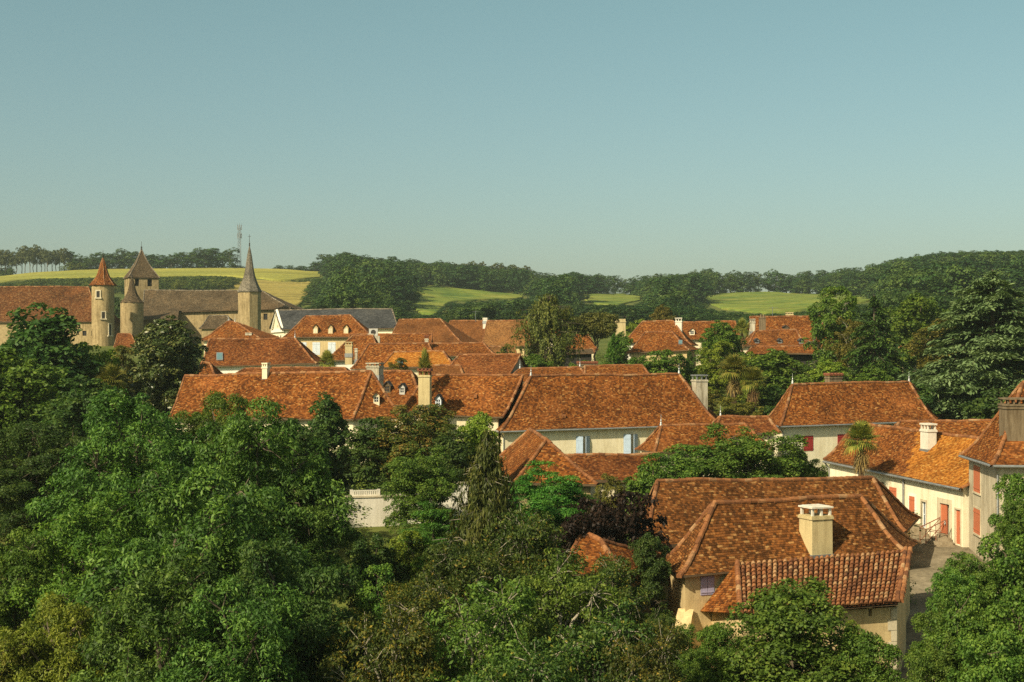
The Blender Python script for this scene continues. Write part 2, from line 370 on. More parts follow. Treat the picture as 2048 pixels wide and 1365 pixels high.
LM['pine'] = leaf_mat("pine_needles", (0.030, 0.045, 0.014), (0.055, 0.070, 0.020), (0.085, 0.098, 0.028), trans=.1)
LM['palm'] = leaf_mat("palm_fronds", (0.045, 0.075, 0.018), (0.095, 0.130, 0.032), (0.170, 0.185, 0.055), trans=.15)
LM['deadpalm'] = leaf_mat("dead_fronds", (0.075, 0.058, 0.035), (0.115, 0.088, 0.050), (0.16, 0.125, 0.065), trans=.1)
LM['far'] = leaf_mat("far_wood_leaves", (0.010, 0.030, 0.012), (0.022, 0.056, 0.019), (0.052, 0.092, 0.027), trans=.15)
LM['farpine'] = leaf_mat("far_pine_needles", (0.026, 0.042, 0.022), (0.042, 0.060, 0.030), (0.065, 0.082, 0.040), trans=.1)
LM['scrub'] = leaf_mat("scrub_leaves", (0.026, 0.055, 0.014), (0.048, 0.090, 0.022), (0.085, 0.120, 0.030), trans=.15)

# ------------------------------------------------------------------ terrain
ZD = [2, 20, 45, 55, 62, 72, 82, 100, 115, 135, 150, 170, 200, 230, 260, 280, 330]
ZZ = [-18, -17, -15.6, -14.6, -13.6, -11.9, -11.3, -10.8, -10.2, -7.6, -5.4, -3.8, -2.0, -0.3, 0.8, 1.4, 4.0]
PX = [-3000, 0, 150, 450, 560, 640, 760, 900, 1050, 1150, 1250, 1350, 1500, 1650, 1750, 1850, 1950, 2048, 5000]
Y450 = [640, 640, 640, 640, 640, 638, 630, 640, 645, 643, 640, 640, 638, 634, 630, 622, 615, 610, 605]
Y600 = [578, 576, 575, 575, 577, 580, 575, 592, 605, 608, 610, 608, 605, 598, 590, 578, 566, 560, 550]
Y720 = [560, 552, 541, 538, 540, 545, 540, 562, 572, 583, 590, 588, 585, 588, 575, 545, 530, 525, 520]
def ground(x, y):
    """terrain height (world z)"""
    D = max(2.0, y); px = CX + F * x / D
    if D <= 330:
        z = float(np.interp(D, ZD, ZZ))
        z += 2.3 * sm(2, -5, x) * sm(58, 74, D) * (1 - sm(100, 125, D))
        return CZ + z
    y4, y6, y7 = (float(np.interp(px, PX, q)) for q in (Y450, Y600, Y720))
    z = np.interp(D, [330, 450, 600, 720, 790, 1100, 1800, 6000],
                  [4.0, (HY - y4) * 450 / F, (HY - y6) * 600 / F, (HY - y7) * 720 / F, (HY - y7) * 720 / F + 1.0, 8, -25, -60])
    return CZ + float(z)

def hit(px, py):
    """distance at which a photo pixel's ray meets the hillside"""
    prev = 331
    for D in np.arange(332, 722, 2.0):
        x = D * (px - CX) / F
        if ground(x, D) >= CZ - D * (py - HY) / F: return D
    return 720.0

tb = MB(); pxs = list(np.linspace(-3600, -300, 14)) + list(np.arange(-200, 2300, 50)) + list(np.linspace(2400, 5600, 14))
ds = [2, 6, 12, 20, 30, 38, 45, 50, 55, 58, 62, 67, 72, 77, 82, 87, 92, 100, 110, 120, 130, 140, 150, 165, 180, 200, 220, 240, 260, 280, 300, 330] + list(range(345, 800, 15)) + [850, 950, 1100, 1400, 1800, 3000, 6000]
tv = []; tf = []
for D in ds:
    for px in pxs:
        x = D * (px - CX) / F * (1.0 if D > 60 else 1.0 + (60 - D) / 30)
        tv.append((x, D, ground(x, D) + (mnoise.noise(Vector((x * .05, D * .05, 0))) * .25 if D > 40 and not (1700 < px < 2300 and D < 110) else 0)))
n = len(pxs)
for j in range(len(ds) - 1):
    for i in range(n - 1): tf.append((j * n + i, j * n + i + 1, (j + 1) * n + i + 1, (j + 1) * n + i))
tb.add(tv, tf); tag(tb.build("ground", M['ground'], smooth=True), "green grassy ground rising to wooded hills", "ground", kind="structure")

FIELDS = []
def field(name, label, mat, px, top, bot, n=26, m=9):
    b = MB(); v = []; fs = []
    for x in np.linspace(px[0], px[-1], n):
        ty = np.interp(x, px, top) + mnoise.noise(Vector((x * .03, 1, 0))) * 1.5; by = np.interp(x, px, bot) + mnoise.noise(Vector((x * .03, 7, 0))) * 3
        for py in np.linspace(ty, max(by, ty + .5), m):
            D = hit(x, py); X = D * (x - CX) / F; v.append((X, D, ground(X, D) + .5))
        v.append((X, D - .5, ground(X, D) - 2.0))
    m += 1
    for i in range(n - 1):
        for j in range(m - 1): fs.append((i * m + j, i * m + j + 1, (i + 1) * m + j + 1, (i + 1) * m + j))
    b.add(v, fs); tag(b.build(name, mat, smooth=True), label, "field", kind="structure")
    FIELDS.append((px, top, bot))
field("crop_field", "long yellow green crop field along the hill crest", M['crop'], [-80, 20, 60, 200, 300, 450, 560, 640], [560, 553, 547, 541, 539, 538, 540, 546], [570, 566, 559, 557, 555, 553, 564, 556])
field("dry_field", "golden dry field below the crop field", M['stubble'], [450, 480, 520, 560, 600, 632], [584, 566, 563, 566, 568, 562], [586, 606, 624, 628, 612, 572])
field("meadow", "sloping yellow green meadow between woods", M['meadow'], [812, 840, 870, 895, 950, 1045], [579, 576, 575, 577, 583, 592], [600, 630, 632, 608, 602, 598])
field("meadow", "narrow strip of yellow meadow between dark trees", M['meadow'], [1165, 1200, 1240, 1280], [592, 589, 589, 594], [600, 612, 612, 602])
field("meadow", "wide rounded green meadow below the right hand crest trees", M['meadow'], [1390, 1450, 1530, 1600, 1690, 1740], [596, 589, 585, 590, 592, 596], [603, 620, 630, 624, 612, 603])
def in_field(px, py, pad=0):
    for p, t, b in FIELDS:
        if p[0] - pad < px < p[-1] + pad and np.interp(px, p, t) - 1 < py < np.interp(px, p, b): return True
    return False

# street between the front house and the row of houses
sb = MB(); sv = []; sf = []; sc_pts = [(16, 38), (18, 46), (20, 55), (22, 62), (23.5, 70), (24, 77), (23, 85), (21, 100)]
sw = [(-3, 6), (-3, 6), (-5, 6), (-5, 6), (-5, 5.0), (-4.5, 5), (-4.5, 4), (-4, 3)]
_D = [38, 42, 45, 50, 55, 58, 62, 67, 72, 77, 82, 87, 92, 100]
sw = [(float(np.interp(d_, [p_[1] for p_ in sc_pts], [q_[0] for q_ in sw])), float(np.interp(d_, [p_[1] for p_ in sc_pts], [q_[1] for q_ in sw]))) for d_ in _D]
sc_pts = [(float(np.interp(d_, [p_[1] for p_ in sc_pts], [p_[0] for p_ in sc_pts])), d_) for d_ in _D]
for (cx_, cy_), (l, r_) in zip(sc_pts, sw):
    for k in range(7):
        x = cx_ + l + (r_ - l) * k / 6; sv.append((x, cy_, ground(x, cy_) + .06))
for j in range(len(sc_pts) - 1):
    for k in range(6): sf.append((j * 7 + k, j * 7 + k + 1, j * 7 + k + 8, j * 7 + k + 7))
sb.add(sv, sf); tag(sb.build("street", M['road'], smooth=True), "narrow sunlit street between houses", "street", kind="structure")

# ------------------------------------------------------------------ houses
FOOT = []
def lerp(a, b, t): return a + (b - a) * t
def xy(v): return np.array((v[0], v[1]))
def unit2(v): v = np.array(v[:2], float); return v / np.linalg.norm(v)

def ray_line(px, a, b):
    """plan distance D where the ray of photo column px crosses the line a-b"""
    k = (px - CX) / F; d = b[:2] - a[:2]
    s = (k * a[1] - a[0]) / (d[0] - k * d[1]); return a[1] + s * d[1], s

class House: pass

def sag(p, amp):
    return amp * mnoise.noise(Vector((p[0] * .45, p[1] * .45, 3.1))) + amp * .5 * mnoise.noise(Vector((p[0] * 1.3, p[1] * 1.3, 9.1))) + amp * 1.6 * mnoise.noise(Vector((p[0] * .16, p[1] * .16, 5.7)))


def grid_face(mb, b0, b1, t0, t1, flare, amp, mi=0, nt=9, step=0.7, store=None):
    L = max(np.linalg.norm(b1 - b0), np.linalg.norm(t1 - t0)); nu = max(2, min(40, int(L / step)))
    e = (b1 - b0).copy(); e[2] = 0; e /= np.linalg.norm(e)
    sl = np.linalg.norm(lerp(t0, t1, .5) - lerp(b0, b1, .5)); off = random.uniform(0, 50)
    v = []; uv = []
    for j in range(nt + 1):
        t = j / nt; g = t - flare * t * (1 - t) ** 2
        for i in range(nu + 1):
            u = i / nu; B = lerp(b0, b1, u); T = lerp(t0, t1, u); p = lerp(B, T, t); p[2] = B[2] + (T[2] - B[2]) * g
            p[2] += sag(p, amp)
            v.append(p); uv.append((float(np.dot(p - b0, e)) + off, t * sl))
    fs = [(j * (nu + 1) + i, j * (nu + 1) + i + 1, (j + 1) * (nu + 1) + i + 1, (j + 1) * (nu + 1) + i) for j in range(nt) for i in range(nu)]
    mb.add(v, fs, uv, mi)
    if store is not None: store.append(np.array(v).reshape(nt + 1, nu + 1, 3))

def ridge_run(mb, pts, r=0.12, tl=0.42):
    """half-round cap tiles laid along a polyline"""
    pts = [np.array(p) for p in pts]
    seg = [np.linalg.norm(pts[i + 1] - pts[i]) for i in range(len(pts) - 1)]; tot = sum(seg); n = max(2, int(tot / tl))
    cum = np.concatenate([[0], np.cumsum(seg)])
    A = np.array(pts)
    at = lambda s: np.array([np.interp(s, cum, A[:, k]) for k in range(3)])
    for i in range(n):
        a = at(tot * i / n); b = at(tot * (i + 1.12) / n) if i < n - 1 else at(tot)
        d = b - a; L = np.linalg.norm(d)
        if L < 1e-5: continue
        d /= L; s = np.cross(d, (0, 0, 1.0)); s /= np.linalg.norm(s); u = np.cross(s, d)
        j = np.array((random.uniform(-.015, .015), random.uniform(-.015, .015), random.uniform(-.012, .02)))
        v = []
        for p, rr in ((a, r * 1.08), (b, r * .9)):
            for k in range(7):
                an = math.pi * (k / 6 * 1.3 - .15); v.append(p + j + s * math.cos(an) * rr + u * (math.sin(an) * rr - .02))
        fs = [(k, k + 1, 8 + k, 7 + k) for k in range(6)] + [tuple(range(7)), tuple(range(13, 6, -1))]
        mb.add(v, fs, tint=random.random())

def wall_face(mb, a, b, z0, openings, mi=0, reveal=0.2):
    """a, b: top corners (left to right seen from outside); openings: (u0,u1,za,zb) in metres along the wall / world z"""
    d = unit2(b[:2] - a[:2]); L = np.linalg.norm(b[:2] - a[:2]); inn = np.array((-d[1], d[0]))
    us = sorted({0.0, L, *[q for o in openings for q in (o[0], o[1])]}); zs = sorted({*[q for o in openings for q in (o[2], o[3])]})
    def pt(u, z, dep=0.0):
        q = a[:2] + d * u + inn * dep; return (q[0], q[1], z)
    top = lambda u: a[2] + (b[2] - a[2]) * u / L
    for i in range(len(us) - 1):
        u0, u1 = us[i], us[i + 1]
        ops = sorted([(o[2], o[3]) for o in openings if o[0] <= u0 + 1e-6 and o[1] >= u1 - 1e-6])
        z = z0; spans = []
        for za, zb in ops: spans.append((z, za)); z = zb
        spans.append((z, None))
        for sa, sb_ in spans:
            if sb_ is None: q = [pt(u0, sa), pt(u1, sa), pt(u1, top(u1)), pt(u0, top(u0))]
            else: q = [pt(u0, sa), pt(u1, sa), pt(u1, sb_), pt(u0, sb_)]
            mb.add(q, [(0, 1, 2, 3)], mi=mi)
    for u0, u1, za, zb in openings:
        A = [pt(u0, za), pt(u1, za), pt(u1, zb), pt(u0, zb)]; B = [pt(u0, za, reveal), pt(u1, za, reveal), pt(u1, zb, reveal), pt(u0, zb, reveal)]
        mb.add(A + B, [(0, 1, 5, 4), (1, 2, 6, 5), (2, 3, 7, 6), (3, 0, 4, 7), (4, 5, 6, 7)], mi=mi)

def house(name, label, FL, FR, RL, RR, depth=8, BL=None, BR=None, tile='tile_rust', wall='cream', base=None, wallh=None, gl=False, gr=False,
          over=0.4, flare=0.45, amp=0.065, openings=(), cat="house", ridge='ridge', group=None, ridge_d=None, finials=False, gutter=False, caps=True):
    h = House()
    FL, FR = P(*FL), P(*FR)
    d = unit2(FR - FL); bk = np.array((-d[1], d[0]))
    if BL is None: BL = FL.copy(); BL[:2] += bk * depth
    else: BL = P(*BL)
    if BR is None: BR = FR.copy(); BR[:2] += bk * depth
    else: BR = P(*BR)
    mL, mR = (FL + BL) / 2, (FR + BR) / 2
    def rp(q):
        if len(q) == 3: return P(*q)
        D, s = ray_line(q[0], mL, mR); return P(q[0], q[1], D)
    RL, RR = rp(RL), rp(RR)
    if gl:   # verge: ridge end stands over the middle of the end wall
        e = mL[:2] - RL[:2]; RL = np.array((mL[0], mL[1], RL[2]))
    if gr: RR = np.array((mR[0], mR[1], RR[2]))
    cen = (FL + FR + BL + BR) / 4
    gz = min(ground(q[0], q[1]) for q in (FL, FR, BR, BL))
    z0 = (gz if base is None else CZ + base)
    if wallh is not None: z0 = min(FL[2], FR[2]) - wallh
    root = empty(name, (cen[0], cen[1], z0), label, cat, group); h.root = root
    FOOT.append([xy(q) for q in (FL, FR, BR, BL)])
    h.c = dict(FL=FL, FR=FR, BR=BR, BL=BL, RL=RL, RR=RR); h.d = d; h.bk = bk; h.front = []
    # walls
    allp = [FL, FR, BR, BL]; ctr = cen[:2]
    def inset(i):
        p = allp[i]; a = allp[i - 1]; c = allp[(i + 1) % 4]
        e1 = unit2(p - a); e2 = unit2(c - p); n1 = np.array((-e1[1], e1[0])); n2 = np.array((-e2[1], e2[0]))
        det = n1[0] * n2[1] - n1[1] * n2[0]
        if abs(det) < .1: q = n1 * over
        else: q = np.array(((over * n2[1] - over * n1[1]) / det, (n1[0] * over - n2[0] * over) / det))
        return np.array((p[0] + q[0], p[1] + q[1], p[2] - .06 + (flare < .99) * .0))
    Wp = [inset(i) for i in range(4)]; h.W = Wp
    wm = MB(); sides = {'front': (0, 1), 'right': (1, 2), 'back': (2, 3), 'left': (3, 0)}
    h.open = []
    for sname, (i, j) in sides.items():
        a, b = Wp[i], Wp[j]; ops = []
        for o in openings:
            if o['wall'] != sname: continue
            L = np.linalg.norm(b[:2] - a[:2]); x0, y0, x1, y1 = o['rect']
            D0, s0 = ray_line(x0, a, b); D1, s1 = ray_line(x1, a, b); Dm = (D0 + D1) / 2
            u0, u1 = sorted((s0 * L, s1 * L)); za, zb = CZ - Dm * (y1 - HY) / F, CZ - Dm * (y0 - HY) / F
            u0 = max(.1, u0); u1 = min(L - .1, u1); zb = min(zb, min(a[2], b[2]) - .12)
            ops.append((u0, u1, za, zb)); h.open.append((o, a, unit2(b[:2] - a[:2]), u0, u1, za, zb))
        wall_face(wm, a, b, z0 - .6, ops)
    if gl: wm.add([Wp[3], Wp[0], (RL[0] + d[0] * over * .5, RL[1] + d[1] * over * .5, RL[2] - .12)], [(0, 1, 2)])
    if gr: wm.add([Wp[1], Wp[2], (RR[0] - d[0] * over * .5, RR[1] - d[1] * over * .5, RR[2] - .12)], [(0, 1, 2)])
    h.wallo = wm.build("wall", M[wall] if isinstance(wall, str) else wall, root)
    # roof
    rm = MB()
    grid_face(rm, FL, FR, RL, RR, flare, amp, store=h.front)
    if not gr: grid_face(rm, FR, BR, RR, RR, flare, amp)
    grid_face(rm, BR, BL, RR, RL, flare, amp)
    h.left = []
    if not gl: grid_face(rm, BL, FL, RL, RL, flare, amp, store=h.left)
    # eave edge and soffit
    lo = [np.array((q[0], q[1], q[2] - .13)) for q in allp]; ins = [np.array((q[0], q[1], q[2] - .02)) for q in Wp]
    for i in range(4):
        j = (i + 1) % 4
        if (i == 1 and gr) or (i == 3 and gl): continue
        k = 8
        for s in range(k):
            pa, pb = lerp(allp[i], allp[j], s / k), lerp(allp[i], allp[j], (s + 1) / k)
            na = sag(pa, amp); nb = sag(pb, amp)
            la, lb = lerp(lo[i], lo[j], s / k), lerp(lo[i], lo[j], (s + 1) / k)
            rm.add([la, lb, (pb[0], pb[1], pb[2] + nb), (pa[0], pa[1], pa[2] + na)], [(0, 1, 2, 3)], [(s, 0), (s + 1, 0), (s + 1, .1), (s, .1)], mi=1)
        rm.add([lo[i], ins[i], ins[j], lo[j]], [(0, 1, 2, 3)], mi=1)
    h.roof = rm.build("roof", [M[tile] if isinstance(tile, str) else tile, M['wood']], root, smooth=True)
    if caps:
        cm = MB(); T = np.linspace(0, 1, 10)
        def hip(c, r_):
            o = []
            for t in T:
                p = lerp(c, r_, t); p[2] = c[2] + (r_[2] - c[2]) * (t - flare * t * (1 - t) ** 2)
                p[2] += sag(p, amp); o.append(p)
            return o
        if np.linalg.norm(RL - RR) > .3:
            pr = []
            for t in np.linspace(0, 1, 14):
                p = lerp(RL, RR, t); p[2] += sag(p, amp); pr.append(p)
            ridge_run(cm, pr)
        if not gl: ridge_run(cm, hip(FL, RL)); ridge_run(cm, hip(BL, RL))
        if not gr: ridge_run(cm, hip(FR, RR)); ridge_run(cm, hip(BR, RR))
        if gl: ridge_run(cm, hip(FL, RL), r=.09)
        if gr: ridge_run(cm, hip(FR, RR), r=.09)
        cm.build("ridge_tiles", M[ridge], h.roof)
    if finials:
        for q in ((RL, RR) if finials is True else finials):
            fm = MB(); q = h.c[q] if isinstance(q, str) else q
            fm.lathe(q, [(.12, q[2] + .02), (.08, q[2] + .2), (.04, q[2] + .3), (.06, q[2] + .38), (.025, q[2] + .5), (.015, q[2] + .8), (.0, q[2] + .9)], 8)
            fm.build("finial", M['zinc'], h.root)
    if gutter:
        gm = MB()
        for (a, b) in ((FL, FR), (BL, FL)):
            e = unit2(b - a); o = np.array((e[1], -e[0], 0)) * .06
            a2, b2 = a + o - (0, 0, .1), b + o - (0, 0, .1); gm.bar(a2, b2, .07, 8)
        q = Wp[0]; e = unit2(FL[:2] - ctr) * .06
        gm.bar((FL[0], FL[1], FL[2] - .1), (q[0] + e[0], q[1] + e[1], q[2] - .5), .05); gm.bar((q[0] + e[0], q[1] + e[1], q[2] - .5), (q[0] + e[0], q[1] + e[1], z0), .05)
        gm.build("gutter", M['zinc'], root)
    for (o, a, e, u0, u1, za, zb) in h.open: opening(h, o, a, e, u0, u1, za, zb)
    return h

def panel(mb, a, e, inn, u0, u1, z0, z1, dep, th, mi=0):
    c = a[:2] + e * (u0 + u1) / 2 + inn * (dep + th / 2); mb.box(c, e, inn, (u1 - u0) / 2, th / 2, z0, z1, mi)

def opening(h, o, a, e, u0, u1, za, zb):
    inn = np.array((-e[1], e[0])); k = o['kind']; mat = M[o.get('mat', 'sh_red')]
    if k == 'shutter':            # closed pair of plank shutters with hinge straps
        um = (u0 + u1) / 2
        for s0, s1 in ((u0, um - .008), (um + .008, u1)):
            m = MB(); n = 3
            for i in range(n): panel(m, a, e, inn, s0 + (s1 - s0) * i / n + .004, s0 + (s1 - s0) * (i + 1) / n - .004, za, zb, -.03, .05)
            for zz in (za + (zb - za) * .15, za + (zb - za) * .85): panel(m, a, e, inn, s0, s1, zz - .03, zz + .03, -.05, .02)
            p = m.build("shutter", mat, h.root)
    elif k == 'ajar':
        for side in (0, 1):
            m = MB(); wdt = (u1 - u0) / 2; hu = u0 if side == 0 else u1; ang = R(38)
            hp = a[:2] + e * hu + inn * (-.02); dr = (e if side == 0 else -e) * math.cos(ang) - inn * math.sin(ang); nn = np.array((-dr[1], dr[0]))
            m.box(hp + dr * wdt * .5, dr, nn, wdt * .5 - .004, .022, za, zb)
            for zz in (za + (zb - za) * .2, za + (zb - za) * .8): m.box(hp + dr * wdt * .5, dr, nn, wdt * .45, .036, zz - .04, zz + .04)
            m.build("shutter", mat, h.root)
    elif k == 'window':
        m = MB(); t = .06
        panel(m, a, e, inn, u0, u0 + t, za, zb, .1, .06); panel(m, a, e, inn, u1 - t, u1, za, zb, .1, .06)
        um = (u0 + u1) / 2; panel(m, a, e, inn, um - .03, um + .03, za + t, zb - t, .1, .055)
        panel(m, a, e, inn, u0 + t, u1 - t, za, za + t, .1, .06); panel(m, a, e, inn, u0 + t, u1 - t, zb - t, zb, .1, .06)
        panel(m, a, e, inn, u0 + t, u1 - t, (za + zb) / 2 - .02, (za + zb) / 2 + .02, .1, .05)
        wf = m.build("window", M[o.get('mat', 'whitepaint')], h.root)
        g = MB(); panel(g, a, e, inn, u0 + t, u1 - t, za + t, zb - t, .14, .01); g.build("pane", M['glass'], wf)
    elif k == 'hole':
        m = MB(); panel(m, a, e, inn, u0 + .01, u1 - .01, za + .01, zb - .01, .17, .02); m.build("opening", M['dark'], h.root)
    elif k == 'door':
        m = MB(); n = 3; uo = u0 + (u1 - u0) * o.get('leaf', 1.0)
        for i in range(n): panel(m, a, e, inn, u0 + (uo - u0) * i / n + .004, u0 + (uo - u0) * (i + 1) / n - .004, za, zb, .06, .05)
        dd = m.build("door", mat, h.root)
        hm = MB(); q = a[:2] + e * (uo - .1) + inn * .03; hm.bar((q[0], q[1], (za + zb) / 2), (q[0], q[1], (za + zb) / 2 - .15), .025); hm.build("handle", M['iron'], dd)
        if o.get('leaf', 1) < 1:
            m = MB(); panel(m, a, e, inn, uo + .01, u1 - .01, za, zb - .01, .17, .02); m.build("opening", M['dark'], h.root)
        if o.get('plate'):
            pm = MB(); q = a[:2] + e * (u0 + (uo - u0) * .72) + inn * .05; zc = za + (zb - za) * .52
            pts = [(q[0] + e[0] * .12 * math.cos(k2) - inn[0] * .012, q[1] + e[1] * .12 * math.cos(k2) - inn[1] * .012, zc + .12 * math.sin(k2)) for k2 in np.linspace(0, 2 * math.pi, 16, endpoint=False)]
            pts2 = [(x + inn[0] * .03, y + inn[1] * .03, z) for x, y, z in pts]
            pm.add(pts + pts2, [tuple(range(16))] + [(i, (i + 1) % 16, 16 + (i + 1) % 16, 16 + i) for i in range(16)]); pm.build("round_plate", M['whitepaint'], dd)
    if o.get('frame'):
        m = MB(); t = o.get('fw', .14); pr = -.03
        panel(m, a, e, inn, u0 - t, u0, za, zb + t, pr, .08); panel(m, a, e, inn, u1, u1 + t, za, zb + t, pr, .08); panel(m, a, e, inn, u0, u1, zb, zb + t, pr - .003, .08)
        if k != 'door': panel(m, a, e, inn, u0 - t, u1 + t, za - .1, za - .002, pr - .05, .12)
        m.build("surround", M[o['frame']], h.root)

def on_roof(h, px, py, faces=None):
    best = None
    for g in (faces or h.front):
        nt_, nu_, _ = g.shape
        for fine in range(1):
            q = g.reshape(-1, 3); sx = CX + F * q[:, 0] / q[:, 1]; sy = HY - F * (q[:, 2] - CZ) / q[:, 1]
            d2 = (sx - px) ** 2 + (sy - py) ** 2; idx = np.argsort(d2)[:4]
            wgt = 1 / (d2[idx] + 1e-3); p = (q[idx] * wgt[:, None]).sum(0) / wgt.sum()
            if best is None or d2.min() < best[0]: best = (d2.min(), p)
    D = best[1][1]; return P(px, py, D)

def chimney(h, px, pyb, pyt, wpx, dm=0.7, mat='chim', cap='plate', D=None, parent=None, rot=True, capmat=None, taper=1.0):
    q = on_roof(h, px, pyb) if D is None else P(px, pyb, D)
    D = q[1]; hw = wpx * D / F / 2; zt = CZ - D * (pyt - HY) / F; zb = q[2] - 1.2
    e = h.d; b = h.bk; c = q[:2] + b * dm / 2
    H = zt - q[2]; m = MB(); ch = min(.42, H * .22); zs = zt - ch
    m.box(c, e, b, hw, dm / 2, zb, zs - .16, taper=taper); m.box(c, e, b, hw * taper + .05, dm / 2 * taper + .05, zs - .16, zs - .06); m.box(c, e, b, hw * taper + .02, dm / 2 * taper + .02, zs - .058, zs)
    o = m.build("chimney", M[mat], h.root)
    k = MB(); n = 0
    if cap in ('plate', 'tiles', 'roundplate'):
        for sx in (-.82, 0, .82):
            for sy in (-.8, .8): k.box(c + e * hw * sx + b * dm / 2 * sy, e, b, .05, .05, zs, zt - .1)
        if cap == 'plate': k.box(c, e, b, hw + .04, dm / 2 + .04, zt - .1, zt)
        elif cap == 'roundplate':
            k.box(c, e, b, hw + .02, dm / 2 + .02, zt - .1, zt - .03); k.box(c, e, b, hw - .04, dm / 2 - .04, zt - .03, zt, taper=.85)
        else:
            k.box(c, e, b, hw + .08, dm / 2 + .08, zt - .12, zt - .02)
            for t in np.linspace(-1, 1, max(3, int(hw * 2 / .22))): k.bar(np.append(c + e * hw * t - b * (dm / 2 + .1), zt + .02), np.append(c + e * hw * t + b * (dm / 2 + .1), zt + .02), .09, 8, cap=True)
    elif cap == 'pots':
        for t in (-.5, .5): k.lathe(c + e * hw * t, [(.13, zs), (.11, zs + ch), (.09, zs + ch), (.09, zs)], 10)
    elif cap == 'rail':
        k.box(c, e, b, hw + .06, dm / 2 + .06, zs + .002, zs + .1)
        for sx in np.linspace(-.9, .9, 6): k.box(c + e * hw * sx - b * dm * .4, e, b, .04, .05, zs + .1, zt - .08); k.box(c + e * hw * sx + b * dm * .4, e, b, .04, .05, zs + .1, zt - .08)
        k.box(c, e, b, hw + .03, dm / 2 + .03, zt - .08, zt)
    k.build("chimney_cap", M[capmat or ('rustiron' if cap == 'tiles' else mat)], o)
    f = MB(); f.box(q[:2] - b * .03 + b * (dm / 2), e, b, hw + .04, dm / 2 + .01, q[2] - .4, q[2] + .05); f.build("flashing", M['zinc'], o)
    return o

def dormer(h, px, pyb, pyt, wpx, tile='tile_rust', wallm='ivory', frame='whitepaint', win='window', faces=None, rh=.55, back=1.8, e=None, label=None):
    q = on_roof(h, px, pyb, faces); D = q[1] - .15; e = h.d if e is None else e; b = np.array((-e[1], e[0]))
    hw = wpx * D / F / 2; zt = CZ - D * (pyt - HY) / F; zb = q[2] - .05; zg = zb + (zt - zb) * (1 - rh * .65)
    a = q[:2] - b * .15
    m = MB(); t = min(.1, hw * .25)
    c = a
    m.box(c - e * (hw - t / 2) + b * back / 2, e, b, t / 2, back / 2, zb - .3, zg); m.box(c + e * (hw - t / 2) + b * back / 2, e, b, t / 2, back / 2, zb - .3, zg)
    m.box(c + b * .05, e, b, hw - t, .05, zb - .3, zb + .08); m.box(c + b * .05, e, b, hw - t, .05, zg - .1, zg)
    f0 = [np.append(c - e * hw, zg), np.append(c + e * hw, zg), np.append(c, zt - .04)]
    m.add(f0, [(0, 1, 2)])
    o = m.build("dormer", M[wallm], h.root)
    if label: o["label"] = label
    r = MB(); ov = .12
    zl = zg - .06
    Lf, Rf, Tf = np.append(c - e * (hw + ov) - b * .15, zl), np.append(c + e * (hw + ov) - b * .15, zl), np.append(c - b * .15, zt + .03)
    Lb, Rb, Tb = Lf + np.append(b * back, 0), Rf + np.append(b * back, 0), Tf + np.append(b * back, 0)
    dz = np.array((0, 0, -.06)); Lg = hw * 1.5
    r.add([Lf, Lb, Tb, Tf], [(3, 2, 1, 0)], [(0, 0), (back, 0), (back, Lg), (0, Lg)]); r.add([Rf, Rb, Tb, Tf], [(0, 1, 2, 3)], [(0, 0), (back, 0), (back, Lg), (0, Lg)])
    r.add([Lf, Tf, Rf, Lf + dz, Tf + dz, Rf + dz], [(0, 3, 4, 1), (1, 4, 5, 2)]); r.add([Lf + dz, Lb + dz, Tb + dz, Tf + dz, Rf + dz, Rb + dz], [(0, 1, 2, 3), (3, 2, 5, 4)])
    r.build("dormer_roof", M[tile], o)
    g = MB(); A = np.append(c - e * (hw - t), 0); z0, z1 = zb + .08, zg - .1; W_ = 2 * (hw - t); s = min(.05, W_ * .12)
    if win == 'window':
        for u0, u1, za, zb_ in ((0, s, z0, z1), (W_ - s, W_, z0, z1), (W_ / 2 - s / 2, W_ / 2 + s / 2, z0, z1), (s, W_ / 2 - s / 2, (z0 + z1) / 2 - s / 2, (z0 + z1) / 2 + s / 2), (W_ / 2 + s / 2, W_ - s, (z0 + z1) / 2 - s / 2, (z0 + z1) / 2 + s / 2)):
            panel(g, A, e, b, u0, u1, za, zb_, .03, .05)
        g.build("dormer_window", M[frame], o)
        gl = MB(); panel(gl, A, e, b, 0, W_, z0, z1, .06, .015); gl.build("dormer_pane", M['glass'], o)
    else:
        panel(g, A, e, b, 0, W_ / 2 - .01, z0, z1, .01, .05); panel(g, A, e, b, W_ / 2 + .01, W_, z0, z1, .01, .05); g.build("dormer_shutter", M[frame], o)
    return o

def skylight(h, px0, py0, px1, py1):
    a = on_roof(h, (px0 + px1) / 2, py1); t = on_roof(h, (px0 + px1) / 2, py0); hw = (px1 - px0) * a[1] / F / 2; e = np.append(h.d, 0)
    n = np.cross(e, t - a); n /= np.linalg.norm(n)
    if n[2] < 0: n = -n
    m = MB(); q = [a - e * hw, a + e * hw, t + e * hw, t - e * hw]; m.add([p + n * .12 for p in q] + [p - n * .3 for p in q], [(0, 1, 2, 3), (0, 4, 5, 1), (1, 5, 6, 2), (2, 6, 7, 3), (3, 7, 4, 0)])
    o = m.build("skylight", M['zinc'], h.root); g = MB(); c = (a + t) / 2
    g.add([c + (p - c) * .82 + n * .135 for p in q], [(0, 1, 2, 3)]); g.build("skylight_pane", M['skyglass'], o)

